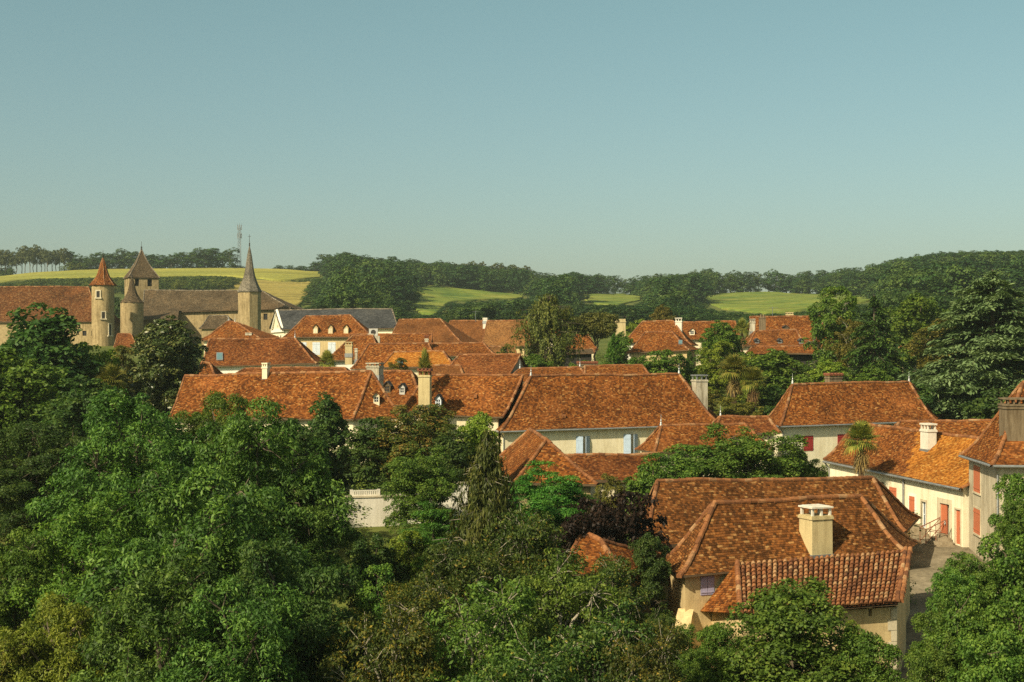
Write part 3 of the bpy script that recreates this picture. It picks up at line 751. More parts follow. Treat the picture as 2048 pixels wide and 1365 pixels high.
def vent(h, px, py):
    q = on_roof(h, px, py); m = MB(); e = np.append(h.d, 0); b = np.append(h.bk, 0)
    v = [q - e * .13 - b * .1, q + e * .13 - b * .1, q + e * .13 - b * .1 + (0, 0, .22), q - e * .13 - b * .1 + (0, 0, .22), q - e * .13 + b * .5 + (0, 0, .3), q + e * .13 + b * .5 + (0, 0, .3), q - e * .13 + b * .5 - (0, 0, .3), q + e * .13 + b * .5 - (0, 0, .3)]
    m.add(v, [(0, 1, 2, 3), (3, 2, 5, 4), (0, 3, 4, 6), (1, 7, 5, 2)], tint=.6); m.build("roof_vent", M['ridge'], h.roof)
#HOUSES
# ---- nearest pair of houses on the right
hF = house("house", "nearest house with old brown flared roof, broad chimney and barrel tiled lean-to",
           (1358, 1151, 58), (1812, 1106, 62.5), (1430, 1006), (1722, 994), BL=(1319, 1122, 63), BR=(1838, 1088, 68), tile='tile_brown', wall='ochre', flare=.62, amp=.07, over=.35,
           openings=[dict(wall='front', rect=(1401, 1151, 1428, 1190), kind='shutter', mat='sh_lav')])
chimney(hF, 1645, 1112, 1013, 50, 1.0, 'chim', 'roundplate', capmat='concrete', taper=.97)
# lean-to with barrel tiles
TL, TR, BLo, BRo = P(1474, 1127, 58.9), P(1815, 1101, 62.2), P(1480, 1229, 55.2), P(1797, 1206, 57.6)
lt = MB(); bed = MB()
ncol, nrow = 33, 14
def ltp(u, t): 
    p = lerp(lerp(BLo, BRo, u), lerp(TL, TR, u), t); p[2] -= .12 * math.sin(math.pi * t) * .5; p[2] += .05 * mnoise.noise(Vector((u * 6, t * 3, 2))); return p
nrm = np.cross(BRo - BLo, TL - BLo); nrm /= np.linalg.norm(nrm)
for j in range(ncol + 1):
    for i in range(nrow):
        u = j / ncol; 
        jt = random.uniform(-.002, .002)
        a = ltp(u + jt, i / nrow); b = ltp(u + jt, min(1, (i + 1.15) / nrow)); s = (BRo - BLo) / np.linalg.norm(BRo - BLo)
        tn = random.random(); tn = tn if random.random() > .08 else .97; w0 = .45 * np.linalg.norm(BRo - BLo) / ncol; v = []
        lift = random.uniform(0, .02)
        for p, rr, lf in ((a, w0 * 1.04, .045 + lift), (b, w0 * .84, .0)):
            for k in range(8):
                an = math.pi * k / 7; v.append(p + s * math.cos(an) * rr + nrm * (math.sin(an) * rr * .85 + lf))
        lt.add(v, [(k, k + 1, 9 + k, 8 + k) for k in range(7)] + [tuple(range(8))], tint=tn)
        if j < ncol:
            a = ltp(u + .5 / ncol, i / nrow); b = ltp(u + .5 / ncol, min(1, (i + 1.1) / nrow)); tn = random.random() * .6; v = []
            for p, lf in ((a, .01), (b, -.03)):
                for k in range(5):
                    an = math.pi * k / 4; v.append(p + s * math.cos(an) * w0 * .9 + nrm * (-math.sin(an) * w0 * .35 + lf))
            lt.add(v, [(k, k + 1, 6 + k, 5 + k) for k in range(4)], tint=tn)
for k in range(20):                     # verge row on the right edge
    pass
lroof = lt.build("barrel_tile_roof", M['canal'], hF.root, smooth=False)
un = MB()
un.add([BLo - nrm * .12, BRo - nrm * .12, TR - nrm * .12, TL - nrm * .12], [(0, 1, 2, 3), (3, 2, 1, 0)]); 
un.build("roof_boards", M['wood'], lroof)
vm = MB(); ridge_run(vm, [ltp(1.012, t) + nrm * .10 for t in np.linspace(0, 1, 10)], r=.12, tl=.38); vm.build("verge_tiles", M['canal'], lroof); vm = MB(); ridge_run(vm, [ltp(.985, t) + nrm * .13 for t in np.linspace(0, 1, 10)], r=.10, tl=.38)
ridge_run(vm, [BLo + nrm * .08, TL + nrm * .08], r=.12, tl=.38)
vm.build("verge_tiles", M['canal'], lroof)
# flat-tiled hip at the left end of the lean-to
hip = MB(); q0, q1, q2 = P(1352, 1262, 56.0), BLo, TL
grid_face(hip, P(1398, 1222, 58.9), BLo + (0, 0, .02), TL + (-.05, .05, 0), TL, .15, .03, nt=8); hip.build("hip_roof", M['tile_rust'], hF.root)
wm = MB(); gz = CZ - 15.6
A, B, C = P(1484, 1231, 55.8), P(1792, 1212, 58.2), P(1812, 1120, 62.8)
A2 = P(1420, 1205, 59.2)
slit = (1737, 1214, 1744, 1232); Lw = np.linalg.norm(B[:2] - A[:2]); D0, s0 = ray_line(1737, A, B); D1, s1 = ray_line(1744, A, B)
A[2] -= .05; B[2] -= .05
wall_face(wm, A, B, gz, [(s0 * Lw, s1 * Lw, CZ - D0 * (1233 - HY) / F, CZ - D0 * (1215 - HY) / F)])
wall_face(wm, B, C, gz, []); wall_face(wm, A2, A, gz, [])
wm.build("lean_to_wall", M['ochre'], hF.root)
qm = MB(); e = unit2(B - A); b2 = unit2(C - B)
for k in range(9):
    z1 = B[2] - .05 - k * .46; L1 = .42 if k % 2 else .26; L2 = .26 if k % 2 else .42
    c = B[:2]
    p0, p1, p2 = c - e * L1, c, c + b2 * L2; o1 = np.array((e[1], -e[0])) * .025; o2 = np.array((b2[1], -b2[0])) * .025
    pc = c + o1 + o2
    pts = [p0 + o1, pc, p2 + o2]
    v = [(q[0], q[1], z1 - .44) for q in pts] + [(q[0], q[1], z1) for q in pts] + [(p0[0], p0[1], z1), (p2[0], p2[1], z1), (c[0], c[1], z1)]
    qm.add(v, [(0, 1, 4, 3), (1, 2, 5, 4), (3, 4, 8, 6), (4, 5, 7, 8)])
qm.build("quoin", M['quoin'], hF.root)
bm_ = MB(); W0 = hF.W[0][:2]; z1 = CZ - 58 * (1236 - HY) / F; z0 = CZ - 15.2
o_ = unit2(np.array((-.35, -.94))); s_ = np.array((-o_[1], o_[0]))
prof_ = [(.85, z0), (.60, z1 - 1.1), (.42, z1 - .35), (.2, z1), (-.15, z1 + .25), (-.15, z0)]
v = [(*(W0 + o_ * r_ + s_ * sg * .33), z_) for sg in (1, -1) for r_, z_ in prof_]
bm_.add(v, [(0, 1, 2, 3, 4, 5), (11, 10, 9, 8, 7, 6)] + [(i, 6 + i, 6 + (i + 1) % 6, (i + 1) % 6) for i in range(6)])
bm_.build("buttress", M['ochre'], hF.root)

hE = house("house", "long old house with a wide dark brown roof directly behind the nearest house",
           (1288, 1094, 66), (1812, 1063, 73), (1314, 966), (1745, 954), BL=(1268, 1062, 74), BR=(1838, 1035, 80), tile='tile_brown', wall='ochre', flare=.6, amp=.08)

# ---- grey house at the right edge
hG = house("house", "tall grey rendered house with coral shutters at the right edge",
           (1985, 929, 73), (2330, 932, 73), (2045, 765, 77), (2230, 765), BL=(1921, 909, 80.6), BR=(2300, 905, 81.5), tile='tile_orange', wall='greystone', flare=.55, gutter=True, base=-13.2,
           openings=[dict(wall='left', rect=(1948, 932, 1961, 985), kind='shutter', mat='sh_orange', frame='quoin', fw=.1), dict(wall='left', rect=(1948, 1018, 1961, 1068), kind='shutter', mat='sh_orange', frame='quoin', fw=.1)])
hG.roof.data.materials[0] = M['tile_rust']
chimney(hG, 2046, 905, 797, 62, 1.3, 'chim_dark', 'rail', D=74.4)
# ---- row house with the bright orange roof
hS = house("house", "row house with bright orange roof and coral doors opening onto the street",
           (1648, 921, 98), (1922, 976, 80), (1712, 848, 100), (1966, 881, 82.5), depth=7.5, tile='tile_orange', wall='ivory', flare=.5, gr=True, gutter=True, base=-12.6, over=.3,
           openings=[dict(wall='front', rect=(1755, 964, 1768, 986), kind='window', mat='wood'), dict(wall='front', rect=(1779, 975, 1793, 1018), kind='shutter', mat='sh_orange'),
                     dict(wall='front', rect=(1819, 993, 1830, 1036), kind='shutter', mat='sh_orange', frame='white', fw=.16), dict(wall='front', rect=(1843, 1004, 1852, 1056), kind='window', frame='quoin', mat='sh_pale'),
                     dict(wall='front', rect=(1880, 1008, 1899, 1087), kind='door', mat='sh_orange', leaf=.62, frame='quoin', fw=.3, plate=True), dict(wall='front', rect=(1911, 1020, 1921, 1089), kind='door', mat='sh_orange', frame='quoin', fw=.1)])
hS.roof.data.materials[0] = M['tile_orange']
me_ = hS.roof.data; me_.materials.append(M['tile_rust'])
for p_ in me_.polygons:                 # the left half still carries the older, browner tiles
    q_ = np.array(p_.center) + root_loc(hS.root); zz_ = HY - F * (q_[2] - CZ) / q_[1]
    if p_.material_index == 0 and CX + F * q_[0] / q_[1] < 1838 - (zz_ - 860) * .32: p_.material_index = 2
a_, b_ = hS.W[0], hS.W[1]; pipe = MB()
for px_ in (1809,):
    D_, s_ = ray_line(px_, a_, b_); q_ = a_ + (b_ - a_) * s_; o_ = np.array((hS.d[1], -hS.d[0])) * .09
    pipe.bar((q_[0] + o_[0], q_[1] + o_[1], q_[2] - .1), (q_[0] + o_[0], q_[1] + o_[1], ground(q_[0], q_[1]) - .3), .06, 8)
pipe.build("downpipe", M['zinc'], hS.root)
chimney(hS, 1848, 900, 847, 30, .6, 'concrete', 'plate', D=88.5, capmat='concrete')
house("house", "long low rust tiled roof between the dark red shuttered house and the grey house", (1770, 888, 106), (2030, 890, 104), (1800, 844), (2010, 841), depth=7, tile='tile_rust', gr=True)
# ---- dark red shutters
hR = house("house", "cream house with dark red shutters under a broad hipped rust roof",
           (1560, 852, 112), (1872, 841, 118), (1585, 768), (1818, 764), BL=(1527, 843, 119), BR=(1885, 832, 126), tile='tile_rust', wall='ivory', flare=.55, finials=True, gutter=True, base=-11.5,
           openings=[dict(wall='front', rect=(1607, 872, 1626, 902), kind='shutter', mat='sh_red'), dict(wall='front', rect=(1675, 869, 1694, 900), kind='shutter', mat='sh_red'), dict(wall='front', rect=(1745, 868, 1763, 898), kind='shutter', mat='sh_red'),
                     dict(wall='left', rect=(1538, 867, 1546, 890), kind='shutter', mat='sh_red')])
chimney(hR, 1672, 770, 749, 30, .7, 'chim_dark', 'tiles', D=119.0)
# ---- blue shutters
hM = house("house", "big central house with blue shutters and a high flared rust roof",
           (1000, 862, 110), (1440, 848, 116), (1062, 752), (1358, 748), BL=(978, 853, 117), BR=(1440, 838, 124), tile='tile_rust', wall='cream', flare=.55, finials=True, base=-11.5, gutter=True,
           openings=[dict(wall='front', rect=(1152, 873, 1179, 911), kind='ajar', mat='sh_blue'), dict(wall='front', rect=(1247, 869, 1275, 909), kind='ajar', mat='sh_blue')])
vent(hM, 1128, 836)
chimney(hM, 1404, 828, 750, 25, 1.0, 'chim_grey', 'plate', D=119.5, capmat='zinc')
hB = house("house", "low wing with a curved hip corner against the right end of the blue shuttered house", (1308, 905, 100), (1548, 900, 103), (1322, 852), (1488, 848), BL=(1271, 897, 106.5), BR=(1540, 890, 109), tile='tile_rust', wall='cream', flare=.6, finials=('RL',))
house("house", "small low roof between the curved wing and the house with dark red shutters", (1425, 868, 108), (1560, 866, 108), (1441, 834), (1535, 833), depth=5, tile='tile_red', finials=('RL',))
house("outbuilding", "low lean roof strip below the blue shutters", (1140, 962, 92), (1310, 962, 93), (1110, 912), (1320, 909), depth=5, tile='tile_red', flare=.2)
hP = house("outbuilding", "steep hip roofed outbuilding with orange end in front of the blue shuttered house", (972, 935, 98), (1028, 967, 84), (1060, 858, 99), (1093, 879, 87.3), BR=(1196, 969, 84.4), BL=(1140, 935, 98), tile='tile_rust', wall='stone', flare=.15, amp=.04, base=-12)
# ---- roofs behind the blue shuttered house
h = house("house", "orange flecked long roof seen just above the big central ridge", (1005, 765, 134), (1180, 764, 134), (1040, 738), (1160, 735), depth=8, tile='tile_rust', finials=True)
h = house("house", "brown roof just above the big central ridge with a tile covered chimney", (1170, 764, 134), (1312, 762, 135), (1170, 733), (1284, 730), depth=8, tile='tile_rust')
chimney(h, 1176, 737, 725, 38, .7, 'chim_dark', 'tiles', D=139.5)
# ---- long roof left and its neighbours
h9 = house("house", "very long plain rust roof with one slim pale chimney and a small end dormer",
           (338, 836, 109.4), (705, 838, 105), (348, 752), (742, 742, 108.6), BR=(806, 836, 106.6), BL=(400, 822, 117.5), tile='tile_rust', wall='cream', gl=True, flare=.3, base=-10)
chimney(h9, 529, 760, 726, 11, .5, 'cream', 'plate', D=110.8)
hipf = []; c = h9.c
g = []; mbx = MB(); grid_face(mbx, c['FR'], c['BR'], c['RR'], c['RR'], .3, .05, store=g)
dormer(h9, 753, 805, 784, 12, 'tile_rust', 'cream', faces=g, e=unit2(np.array((1, .05))), back=1.4)
chimney(h9, 745, 752, 726, 27, 1.0, 'chim_grey', 'plate', D=111)
h10 = house("house", "short rust roof with a white dormer beside the tall square chimney", (735, 812, 120), (850, 808, 119), (735, 742), (822, 742), depth=6, tile='tile_rust', gl=True)
dormer(h10, 805, 786, 767, 11, 'slate', 'whitepaint', back=1.5)
dormer(h10, 775, 784, 763, 14, 'slate', 'slate' if False else 'chim_dark', 'wood', back=1.2)
h11 = house("house", "wide rust roof with a blue grey dormer in the shade of a tall square chimney", (800, 826, 113), (1005, 834, 112), (852, 752), (1046, 749), depth=7, tile='tile_rust', wall='cream', flare=.35)
chimney(h11, 848, 812, 740, 23, .9, 'chim', 'tiles', D=110.6)
dormer(h11, 877, 811, 789, 12, 'slate', 'sh_pale', 'sh_pale', back=1.6)
vent(h11, 951, 796)
house("house", "low roof peeping over the long plain ridge", (440, 765, 128), (705, 758, 128), (490, 737), (690, 735), depth=6, tile='tile_red', finials=())
house("outbuilding", "tiny tiled gable roof beside the dark glossy tree", (392, 756, 128), (432, 756, 128), (396, 724), (420, 728), depth=5, tile='tile_rust', gl=True)
# ---- middle cluster
h6 = house("house", "long dark red roof with a skylight left of the house with three dormers", (402, 733, 150), (634, 727, 150), (419, 679), (590, 677), depth=8, tile='tile_red', wall='white', flare=.55, finials=('RR',))
skylight(h6, 433, 707, 446, 722)
h4 = house("house", "pale yellow house with three small dormers and pale blue shutters below a hipped orange roof", (566, 675, 200), (748, 674, 200), (612, 633), (700, 631), depth=10, tile='tile_rust', wall='yellow', flare=.35, finials=(), base=-3,
           openings=[dict(wall='front', rect=(x, 685, x + 15, 710), kind='shutter', mat='sh_pale') for x in (598, 625, 656)])
for x in (631, 661, 692): dormer(h4, x, 667, 649, 9.5, 'tile_rust', 'yellow', 'cream', win='shutter', back=1.8)
h5 = house("house", "small pointed orange roof just in front of the church", (400, 681, 186), (530, 681, 184), (457, 643), (470, 645), depth=9, tile='tile_rust', finials=True, flare=.3)
chimney(h5, 497, 678, 666, 13, .8, 'chim_grey', 'plate', D=186)
hSl = house("house", "long building with dark slate roof and white pediment gable", (562, 659, 228), (797, 656, 226), (551, 621), (784, 618), BL=(538, 657, 242), BR=(785, 653, 240), tile='slate', wall='ivory', gl=True, flare=.25, ridge='ridge_grey', base=-3, over=.5)
m = MB(); W3, W0 = hSl.W[3], hSl.W[0]; e = unit2(W0[:2] - W3[:2]); n_ = np.array((e[1], -e[0])); Lg = np.linalg.norm(W0[:2] - W3[:2])
panel(m, W3, e, -n_, -.3, Lg + .3, W0[2] - .35, W0[2] + .05, -.25, .25)
top = hSl.c['RL']
for s in (0, 1):
    a = np.array((*(W3[:2] + e * (Lg * s)) , W0[2])) + np.append(n_ * .15, 0); b = np.array((*(W3[:2] + e * Lg / 2), top[2])) + np.append(n_ * .15, 0)
    m.bar(a, b, .22, 6)
m.build("pediment_moulding", M['white'], hSl.root)
m = MB(); cc = W3[:2] + e * Lg / 2 + n_ * .06
panel(m, W3, e, -n_, Lg / 2 - .7, Lg / 2 + .7, W0[2] + .5, W0[2] + 1.9, -.06, .05)
m.build("gable_niche", M['greystone'], hSl.root)
m = MB()
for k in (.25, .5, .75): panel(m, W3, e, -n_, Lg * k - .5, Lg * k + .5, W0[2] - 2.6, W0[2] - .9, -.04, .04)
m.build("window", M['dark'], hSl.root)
m = MB(); q = P(747, 672, 176); m.box(q, (1, 0), (0, 1), .55, .25, q[2], q[2] + .9)
fan = MB(); fan.lathe
a_ = m.build("cooling_unit", M['whitepaint'], None); tag(a_, "white outdoor cooling unit standing on a tiled roof near the slate roofed building", "cooling unit")
fm = MB(); cx_, cz_ = q[0], q[2] + .45
pts = [(cx_ + .32 * math.cos(t), q[1] - .27, cz_ + .32 * math.sin(t)) for t in np.linspace(0, 2 * math.pi, 14, endpoint=False)]; fm.add(pts + [(x, y + .04, z) for x, y, z in pts], [tuple(range(13, -1, -1))] + [(i, (i + 1) % 14, 14 + (i + 1) % 14, 14 + i) for i in range(14)]); fm.build("fan_grille", M['iron'], a_)
m = MB(); m.box(q, (1, 0), (0, 1), .8, .45, q[2] - 2.5, q[2] - .02); m.build("stand", M['chim_grey'], a_)

house("barn", "plain brown roofed long building beside the slate roof", (775, 685, 215), (925, 687, 212), (796, 639), (880, 638), depth=11, tile='tile_plain', wall='yellow', gl=True, flare=.2, amp=.02)
h = house("barn", "middle brown roof in the row of three plain roofs left of the birch", (880, 692, 224), (975, 692, 222), (880, 642), (972, 642), depth=11, tile='tile_plain', wall='yellow', gl=True, gr=True, flare=.15, amp=.02)
chimney(h, 970, 643, 636, 9, .6, 'concrete', 'plate', D=226)
def aerial(h, px, pyb, pyt, D):
    q = P(px, pyb, D); zt = CZ - D * (pyt - HY) / F; m = MB(); m.bar(q - (0, 0, .4), (q[0], q[1], zt), .035, 5)
    m.bar((q[0] - .5, q[1] + .2, zt - .15), (q[0] + .7, q[1] - .3, zt - .15), .02, 4)
    for k in range(7): c_ = np.array((q[0] - .5 + 1.2 * k / 6, q[1] + .2 - .5 * k / 6, zt - .15)); m.bar(c_ - (.1, .25, 0), c_ + (.1, .25, 0), .014, 4)
    m.build("aerial", M['steel'], h.root)
aerial(h, 951, 642, 622, 228)
house("barn", "buff tiled roof with ochre wall directly left of the birch", (963, 691, 214), (1060, 693, 212), (972, 642), (1058, 641), BR=(1085, 690, 222), BL=(985, 689, 224), tile='tile_buff', wall='ochre', gl=True, flare=.15, amp=.02)
house("house", "orange brown roof with a buff left hip and small chimneys below the three dormer house", (646, 722, 165), (765, 718, 165), (706, 672), (745, 671), depth=9, tile='tile_rust', wall='white', flare=.5)
h = bpy.data.objects  # noqa
hb1 = house("house", "rust roof behind two slim chimneys in the middle of the village", (690, 702, 180), (860, 700, 180), (700, 670), (848, 668), depth=9, tile='tile_rust', gr=True)
chimney(hb1, 742, 692, 668, 12, .7, 'chim_grey', 'plate', D=172)
chimney(hb1, 853, 697, 672, 7, .6, 'chim_grey', 'tiles', D=172)
hb2 = house("house", "mottled roof with curved left hip in the middle of the village", (702, 738, 152), (880, 735, 152), (738, 689), (857, 687), depth=8, tile='tile_rust', flare=.5)
chimney(hb2, 697, 708, 684, 14, .9, 'chim', 'plate', D=157)
chimney(hb2, 712, 720, 697, 5, .5, 'chim_grey', 'plate', D=155)
hb3 = house("house", "short orange roof with a small dark skylight among older roofs", (760, 735, 142), (912, 735, 142), (787, 705), (886, 703), depth=7, tile='tile_orange', flare=.35)
skylight(hb3, 795, 724, 806, 731)
house("house", "rust roof right of the slim middle chimney", (850, 714, 170), (990, 709, 170), (862, 687), (966, 686), depth=8, tile='tile_rust')
hb5 = house("house", "dark mottled roof with buff left hip and a grey gable wall", (884, 750, 138), (1018, 750, 136), (919, 709), (1013, 707), depth=8, tile='tile_red', wall='greystone', gr=True, flare=.3)
house("house", "small grey gable house beside the birch", (1000, 736, 142), (1042, 738, 142), (1000, 712), (1036, 712), depth=5, tile='tile_buff', wall='greystone', gr=True, gl=True)
house("house", "buff roof strip with a white verge under the ochre wall", (955, 714, 186), (1034, 714, 186), (962, 694), (1029, 694), depth=6, tile='tile_buff', wall='yellow', gl=True, flare=.1)
house("house", "low brown roof behind the palm and tall square chimney", (840, 760, 128), (930, 758, 128), (850, 731), (920, 730), depth=6, tile='tile_plain')

# ---- right background houses
q1 = house("house", "steep flared roof with a stout white chimney right of the umbrella pine", (1243, 684, 186), (1384, 690, 184), (1286, 643), (1346, 642), depth=9, tile='tile_rust', flare=.6, wall='white')
chimney(q1, 1357, 668, 636, 13, 1.0, 'concrete', 'plate', D=188)
q2 = house("house", "flared low roof with a skylight in front of the stout white chimney", (1254, 706, 172), (1380, 700, 170), (1290, 665), (1344, 664), depth=9, tile='tile_rust', flare=.6, wall='ochre')
skylight(q2, 1357, 682, 1365, 690)
q3 = house("house", "long roof with one small dormer partly hidden behind the round dark green tree", (1362, 678, 196), (1482, 678, 196), (1366, 644), (1470, 643), depth=9, tile='tile_rust', gl=True)
dormer(q3, 1384, 669, 656, 10, 'tile_rust', 'ivory')
q4 = house("house", "tall roof with two chimneys behind the three lead dormers", (1512, 688, 190), (1660, 684, 190), (1533, 634), (1640, 633), depth=10, tile='tile_rust', gl=True)
chimney(q4, 1526, 662, 629, 11, 1.0, 'chim_dark', 'pots', D=190); chimney(q4, 1580, 640, 625, 13, .8, 'chim', 'plate', D=195); chimney(q4, 1506, 664, 638, 9, .8, 'chim_grey', 'plate', D=186)
aerial(q4, 1545, 635, 614, 195)
dormer(q4, 1571, 658, 651, 11, 'slate', 'chim_dark', 'wood')
q5 = house("house", "roof with three little lead dormers above a drooping porch roof", (1494, 692, 178), (1612, 691, 178), (1511, 661), (1592, 660), depth=8, tile='tile_rust', flare=.4)
for x in (1514, 1560, 1602): dormer(q5, x, 686, 677, 8, 'slate', 'zinc', 'iron', back=1.3)
q6 = house("porch", "porch with painted shade for open sides, drooping tiled roof left of the silver trunked tree", (1492, 706, 170), (1668, 708, 168), (1505, 691), (1640, 693), depth=6, tile='tile_rust', wall='dark', flare=.5, amp=.12, over=.9)  # closed walls in near-black colour imitate the shade under the porch
q7 = house("house", "grey gabled house with cream wall glimpsed between the dark conifer and the cedar", (1808, 716, 182), (1806, 700, 172), (1832, 677), (1832, 677), BL=(1852, 700, 188), BR=(1862, 700, 178), tile='tile_orange', wall='cream', gr=True, gl=True, base=-7) if False else \
     house("house", "grey gabled house with cream wall glimpsed between the dark conifer and the cedar", (1798, 697, 190), (1800, 697, 174), (1820, 678), (1826, 678), BL=(1845, 695, 192), BR=(1852, 695, 176), tile='tile_orange', wall='cream', gr=True, flare=.1, base=-6)
house("house", "white walled house mostly hidden behind the cedar", (1872, 690, 190), (1912, 690, 190), (1880, 668), (1905, 668), depth=8, tile='tile_orange', wall='ivory', base=-6)
house("house", "low orange roof under the umbrella pine", (1128, 702, 188), (1196, 700, 188), (1154, 669), (1176, 669), depth=8, tile='tile_rust', flare=.3)
house("shed", "low dark shed wall beside the birch under bushes", (1118, 708, 176), (1190, 706, 176), (1122, 700), (1186, 699), depth=5, tile='tile_dark', wall='dark', base=-6)
house("house", "pale patch of wall with orange roof between the silver trunked tree and the dark conifer", (1655, 694, 185), (1712, 694, 185), (1668, 668), (1700, 668), depth=7, tile='tile_rust', wall='ivory', base=-6)
house("house", "small tiled roof poking out of the trees right of the birch", (1092, 672, 232), (1128, 672, 232), (1104, 654), (1112, 654), depth=7, tile='tile_rust')
m = MB(); q = P(1241, 700, 182); m.box(q, (1, 0), (0, 1), .62, .5, q[2] - 5, CZ + 4.0); m.box(q, (1, 0), (0, 1), .68, .56, CZ + 3.55, CZ + 3.7); st_ = m.build("chimney_stack", M['chim'], None); tag(st_, "lone square chimney stack rising beside the umbrella pine", "chimney")
m = MB(); m.box(q, (1, 0), (0, 1), .8, .65, CZ + 4.25, CZ + 4.33)
for sx in (-1, 1):
    for sy in (-1, 1): m.box((q[0] + sx * .5, q[1] + sy * .4), (1, 0), (0, 1), .06, .06, CZ + 4.0, CZ + 4.25)
m.build("cap", M['iron'], st_)
# ---- pavilion among the trees in front
house("garden_pavilion", "small steep tiled roof half buried in the foreground trees", (1118, 1145, 58), (1248, 1148, 57), (1166, 1064, 61), (1202, 1080, 59.6), depth=6, tile='tile_rust', wall='stone', flare=.2)
house("shed", "white walled shed glimpsed through the leaves at the bottom edge", (985, 1290, 56), (1046, 1290, 56), (1005, 1262), (1030, 1262), depth=3.5, tile='tile_brown', wall='white', base=-16)

# ---- abbey wing, church, towers
h1 = house("abbey_wing", "long steep mottled red roof at the left edge ending at the round tower", (-120, 645, 262), (197, 643, 260), (-120, 574), (177, 574), depth=13, tile='tile_abbey', wall='stone', gl=True, flare=.2, amp=.1, base=-3,
           openings=[dict(wall='front', rect=(x, 662, x + 8, 672), kind='hole') for x in (165, 182)])
def round_tower(name, label, px, D, rpx, y_eave, y_tip, y_base, wall, tile, n, flareR, cat, wins=(), ridge=None, finial=None, rot=0.0, wn=32):
    c = P(px, 700, D); r = rpx * D / F; ze, zt, zb = (CZ - D * (y - HY) / F for y in (y_eave, y_tip, y_base))
    root = empty(name, (c[0], c[1], zb), label, cat)
    m = MB(); m.lathe(c, [(r, zb - 2), (r, ze + .1)], wn, rot=rot); m.build("wall", M[wall], root, smooth=wn > 12)
    m = MB(); H = zt - ze; re = r * flareR; prof = [(re * .96, ze - .12), (re, ze - .02)]
    for t in np.linspace(0.02, 1, 10): prof.append((re * ((1 - t) ** 1.0 * (1 - .42 * math.sin(math.pi * min(1, t * 1.0)) ** 1.2 * (1 - t * .4))), ze + H * t))
    m.lathe(c, prof, n, rot=rot); rf = m.build("spire_roof" if n < 12 else "cone_roof", M[tile], root)
    if ridge:
        m = MB()
        for k in range(n):
            an = rot + 2 * math.pi * k / n; ridge_run(m, [(c[0] + p[0] * math.cos(an), c[1] + p[0] * math.sin(an), p[1]) for p in prof[1:]], r=.08, tl=.5)
        m.build("ridge_tiles", M[ridge], rf)
    m = MB(); f = finial or 1.2
    m.lathe((c[0], c[1]), [(.14, zt - .25), (.1, zt + .1), (.16, zt + .2), (.05, zt + .35), (.03, zt + f)], 8); m.box(c, (1, 0), (0, 1), .28, .03, zt + f * .78, zt + f * .78 + .06) if f > 1.5 else None
    m.build("finial", M['iron'], rf)
    for (wx, wy, ww, wh) in wins:
        dx = (wx - px) / rpx; an = math.asin(max(-.98, min(.98, dx))); nrm_ = np.array((math.sin(an), -math.cos(an))); e = np.array((math.cos(an), math.sin(an)))
        cc = c[:2] + nrm_ * r; zc = CZ - (D - r) * (wy - HY) / F; hw, hh = ww * D / F / 2, wh * D / F / 2
        m = MB()
        m.box(cc - e * (hw + .1), e, nrm_, .1, .08, zc - hh, zc + hh); m.box(cc + e * (hw + .1), e, nrm_, .1, .08, zc - hh, zc + hh)
        m.box(cc, e, nrm_, hw + .2, .08, zc + hh, zc + hh + .2); m.box(cc, e, nrm_, hw + .35, .2, zc - hh - .2, zc - hh)
        wo = m.build("window", M['quoin'], root); g = MB(); g.box(cc - nrm_ * .02, e, nrm_, hw, .04, zc - hh, zc + hh); g.build("pane", M['dark'], wo)
    return root
round_tower("round_tower", "round stone tower with pointed rust tiled roof at the end of the long red roof", 206, 257, 22, 571, 515, 705, 'stone', 'tile_rust', 8, 1.22, "tower",
            wins=[(203, 589, 7, 13), (213, 631, 6, 13), (224, 660, 5, 22)], ridge='ridge', finial=1.3, rot=R(22.5))
round_tower("round_turret", "slim round stone turret with a dark conical roof against the church", 264, 266, 22.5, 606, 553, 705, 'stone', 'tile_dark', 10, 1.07, "tower", finial=.6)
# square tower
D = 288; c = P(283, 700, D); rot = R(45 + 24)
root = empty("church_tower", (c[0], c[1], CZ), "square church tower with a steep grey pyramid roof and dark belfry openings", "tower")
ze = CZ - D * (557 - HY) / F; zt = CZ - D * (498 - HY) / F; rr = 38 * D / F * math.sqrt(2) / (math.cos(R(24)) + math.sin(R(24)))
cor = [np.array((c[0] + rr * math.cos(rot + math.pi * k / 2 + math.pi), c[1] + rr * math.sin(rot + math.pi * k / 2 + math.pi), ze + .1)) for k in range(4)]
m = MB()
for k in range(4):
    a, b = cor[k], cor[(k + 1) % 4]; L = np.linalg.norm(b[:2] - a[:2])
    wall_face(m, a, b, CZ - 1, [(L * .2, L * .34, ze - 1.75, ze - .25), (L * .62, L * .78, ze - 1.75, ze - .25)], reveal=.5)
m.build("wall", M['stone'], root)
for k in range(4):
    a, b = cor[k], cor[(k + 1) % 4]; L = np.linalg.norm(b[:2] - a[:2]); e = unit2(b[:2] - a[:2]); inn = np.array((-e[1], e[0]))
    for u0, u1 in ((.2, .34), (.62, .78)):
        g = MB()
        for s in range(5): panel(g, a, e, inn, L * u0, L * u1, ze - 1.75 + s * .3, ze - 1.6 + s * .3, .25 , .1)
        panel(g, a, e, inn, L * u0, L * u1, ze - 1.75, ze - .25, .46, .02); g.build("belfry_opening", M['dark'], root)
m = MB(); prof = [(rr * 1.06, ze - .1), (rr * 1.07, ze)] + [(rr * 1.07 * ((1 - t) - .10 * math.sin(math.pi * t)), ze + (zt - ze) * t) for t in np.linspace(.1, 1, 9)]
m.lathe(c, prof, 4, rot=rot); rf = m.build("pyramid_roof", M['tile_dark'], root)
m = MB()
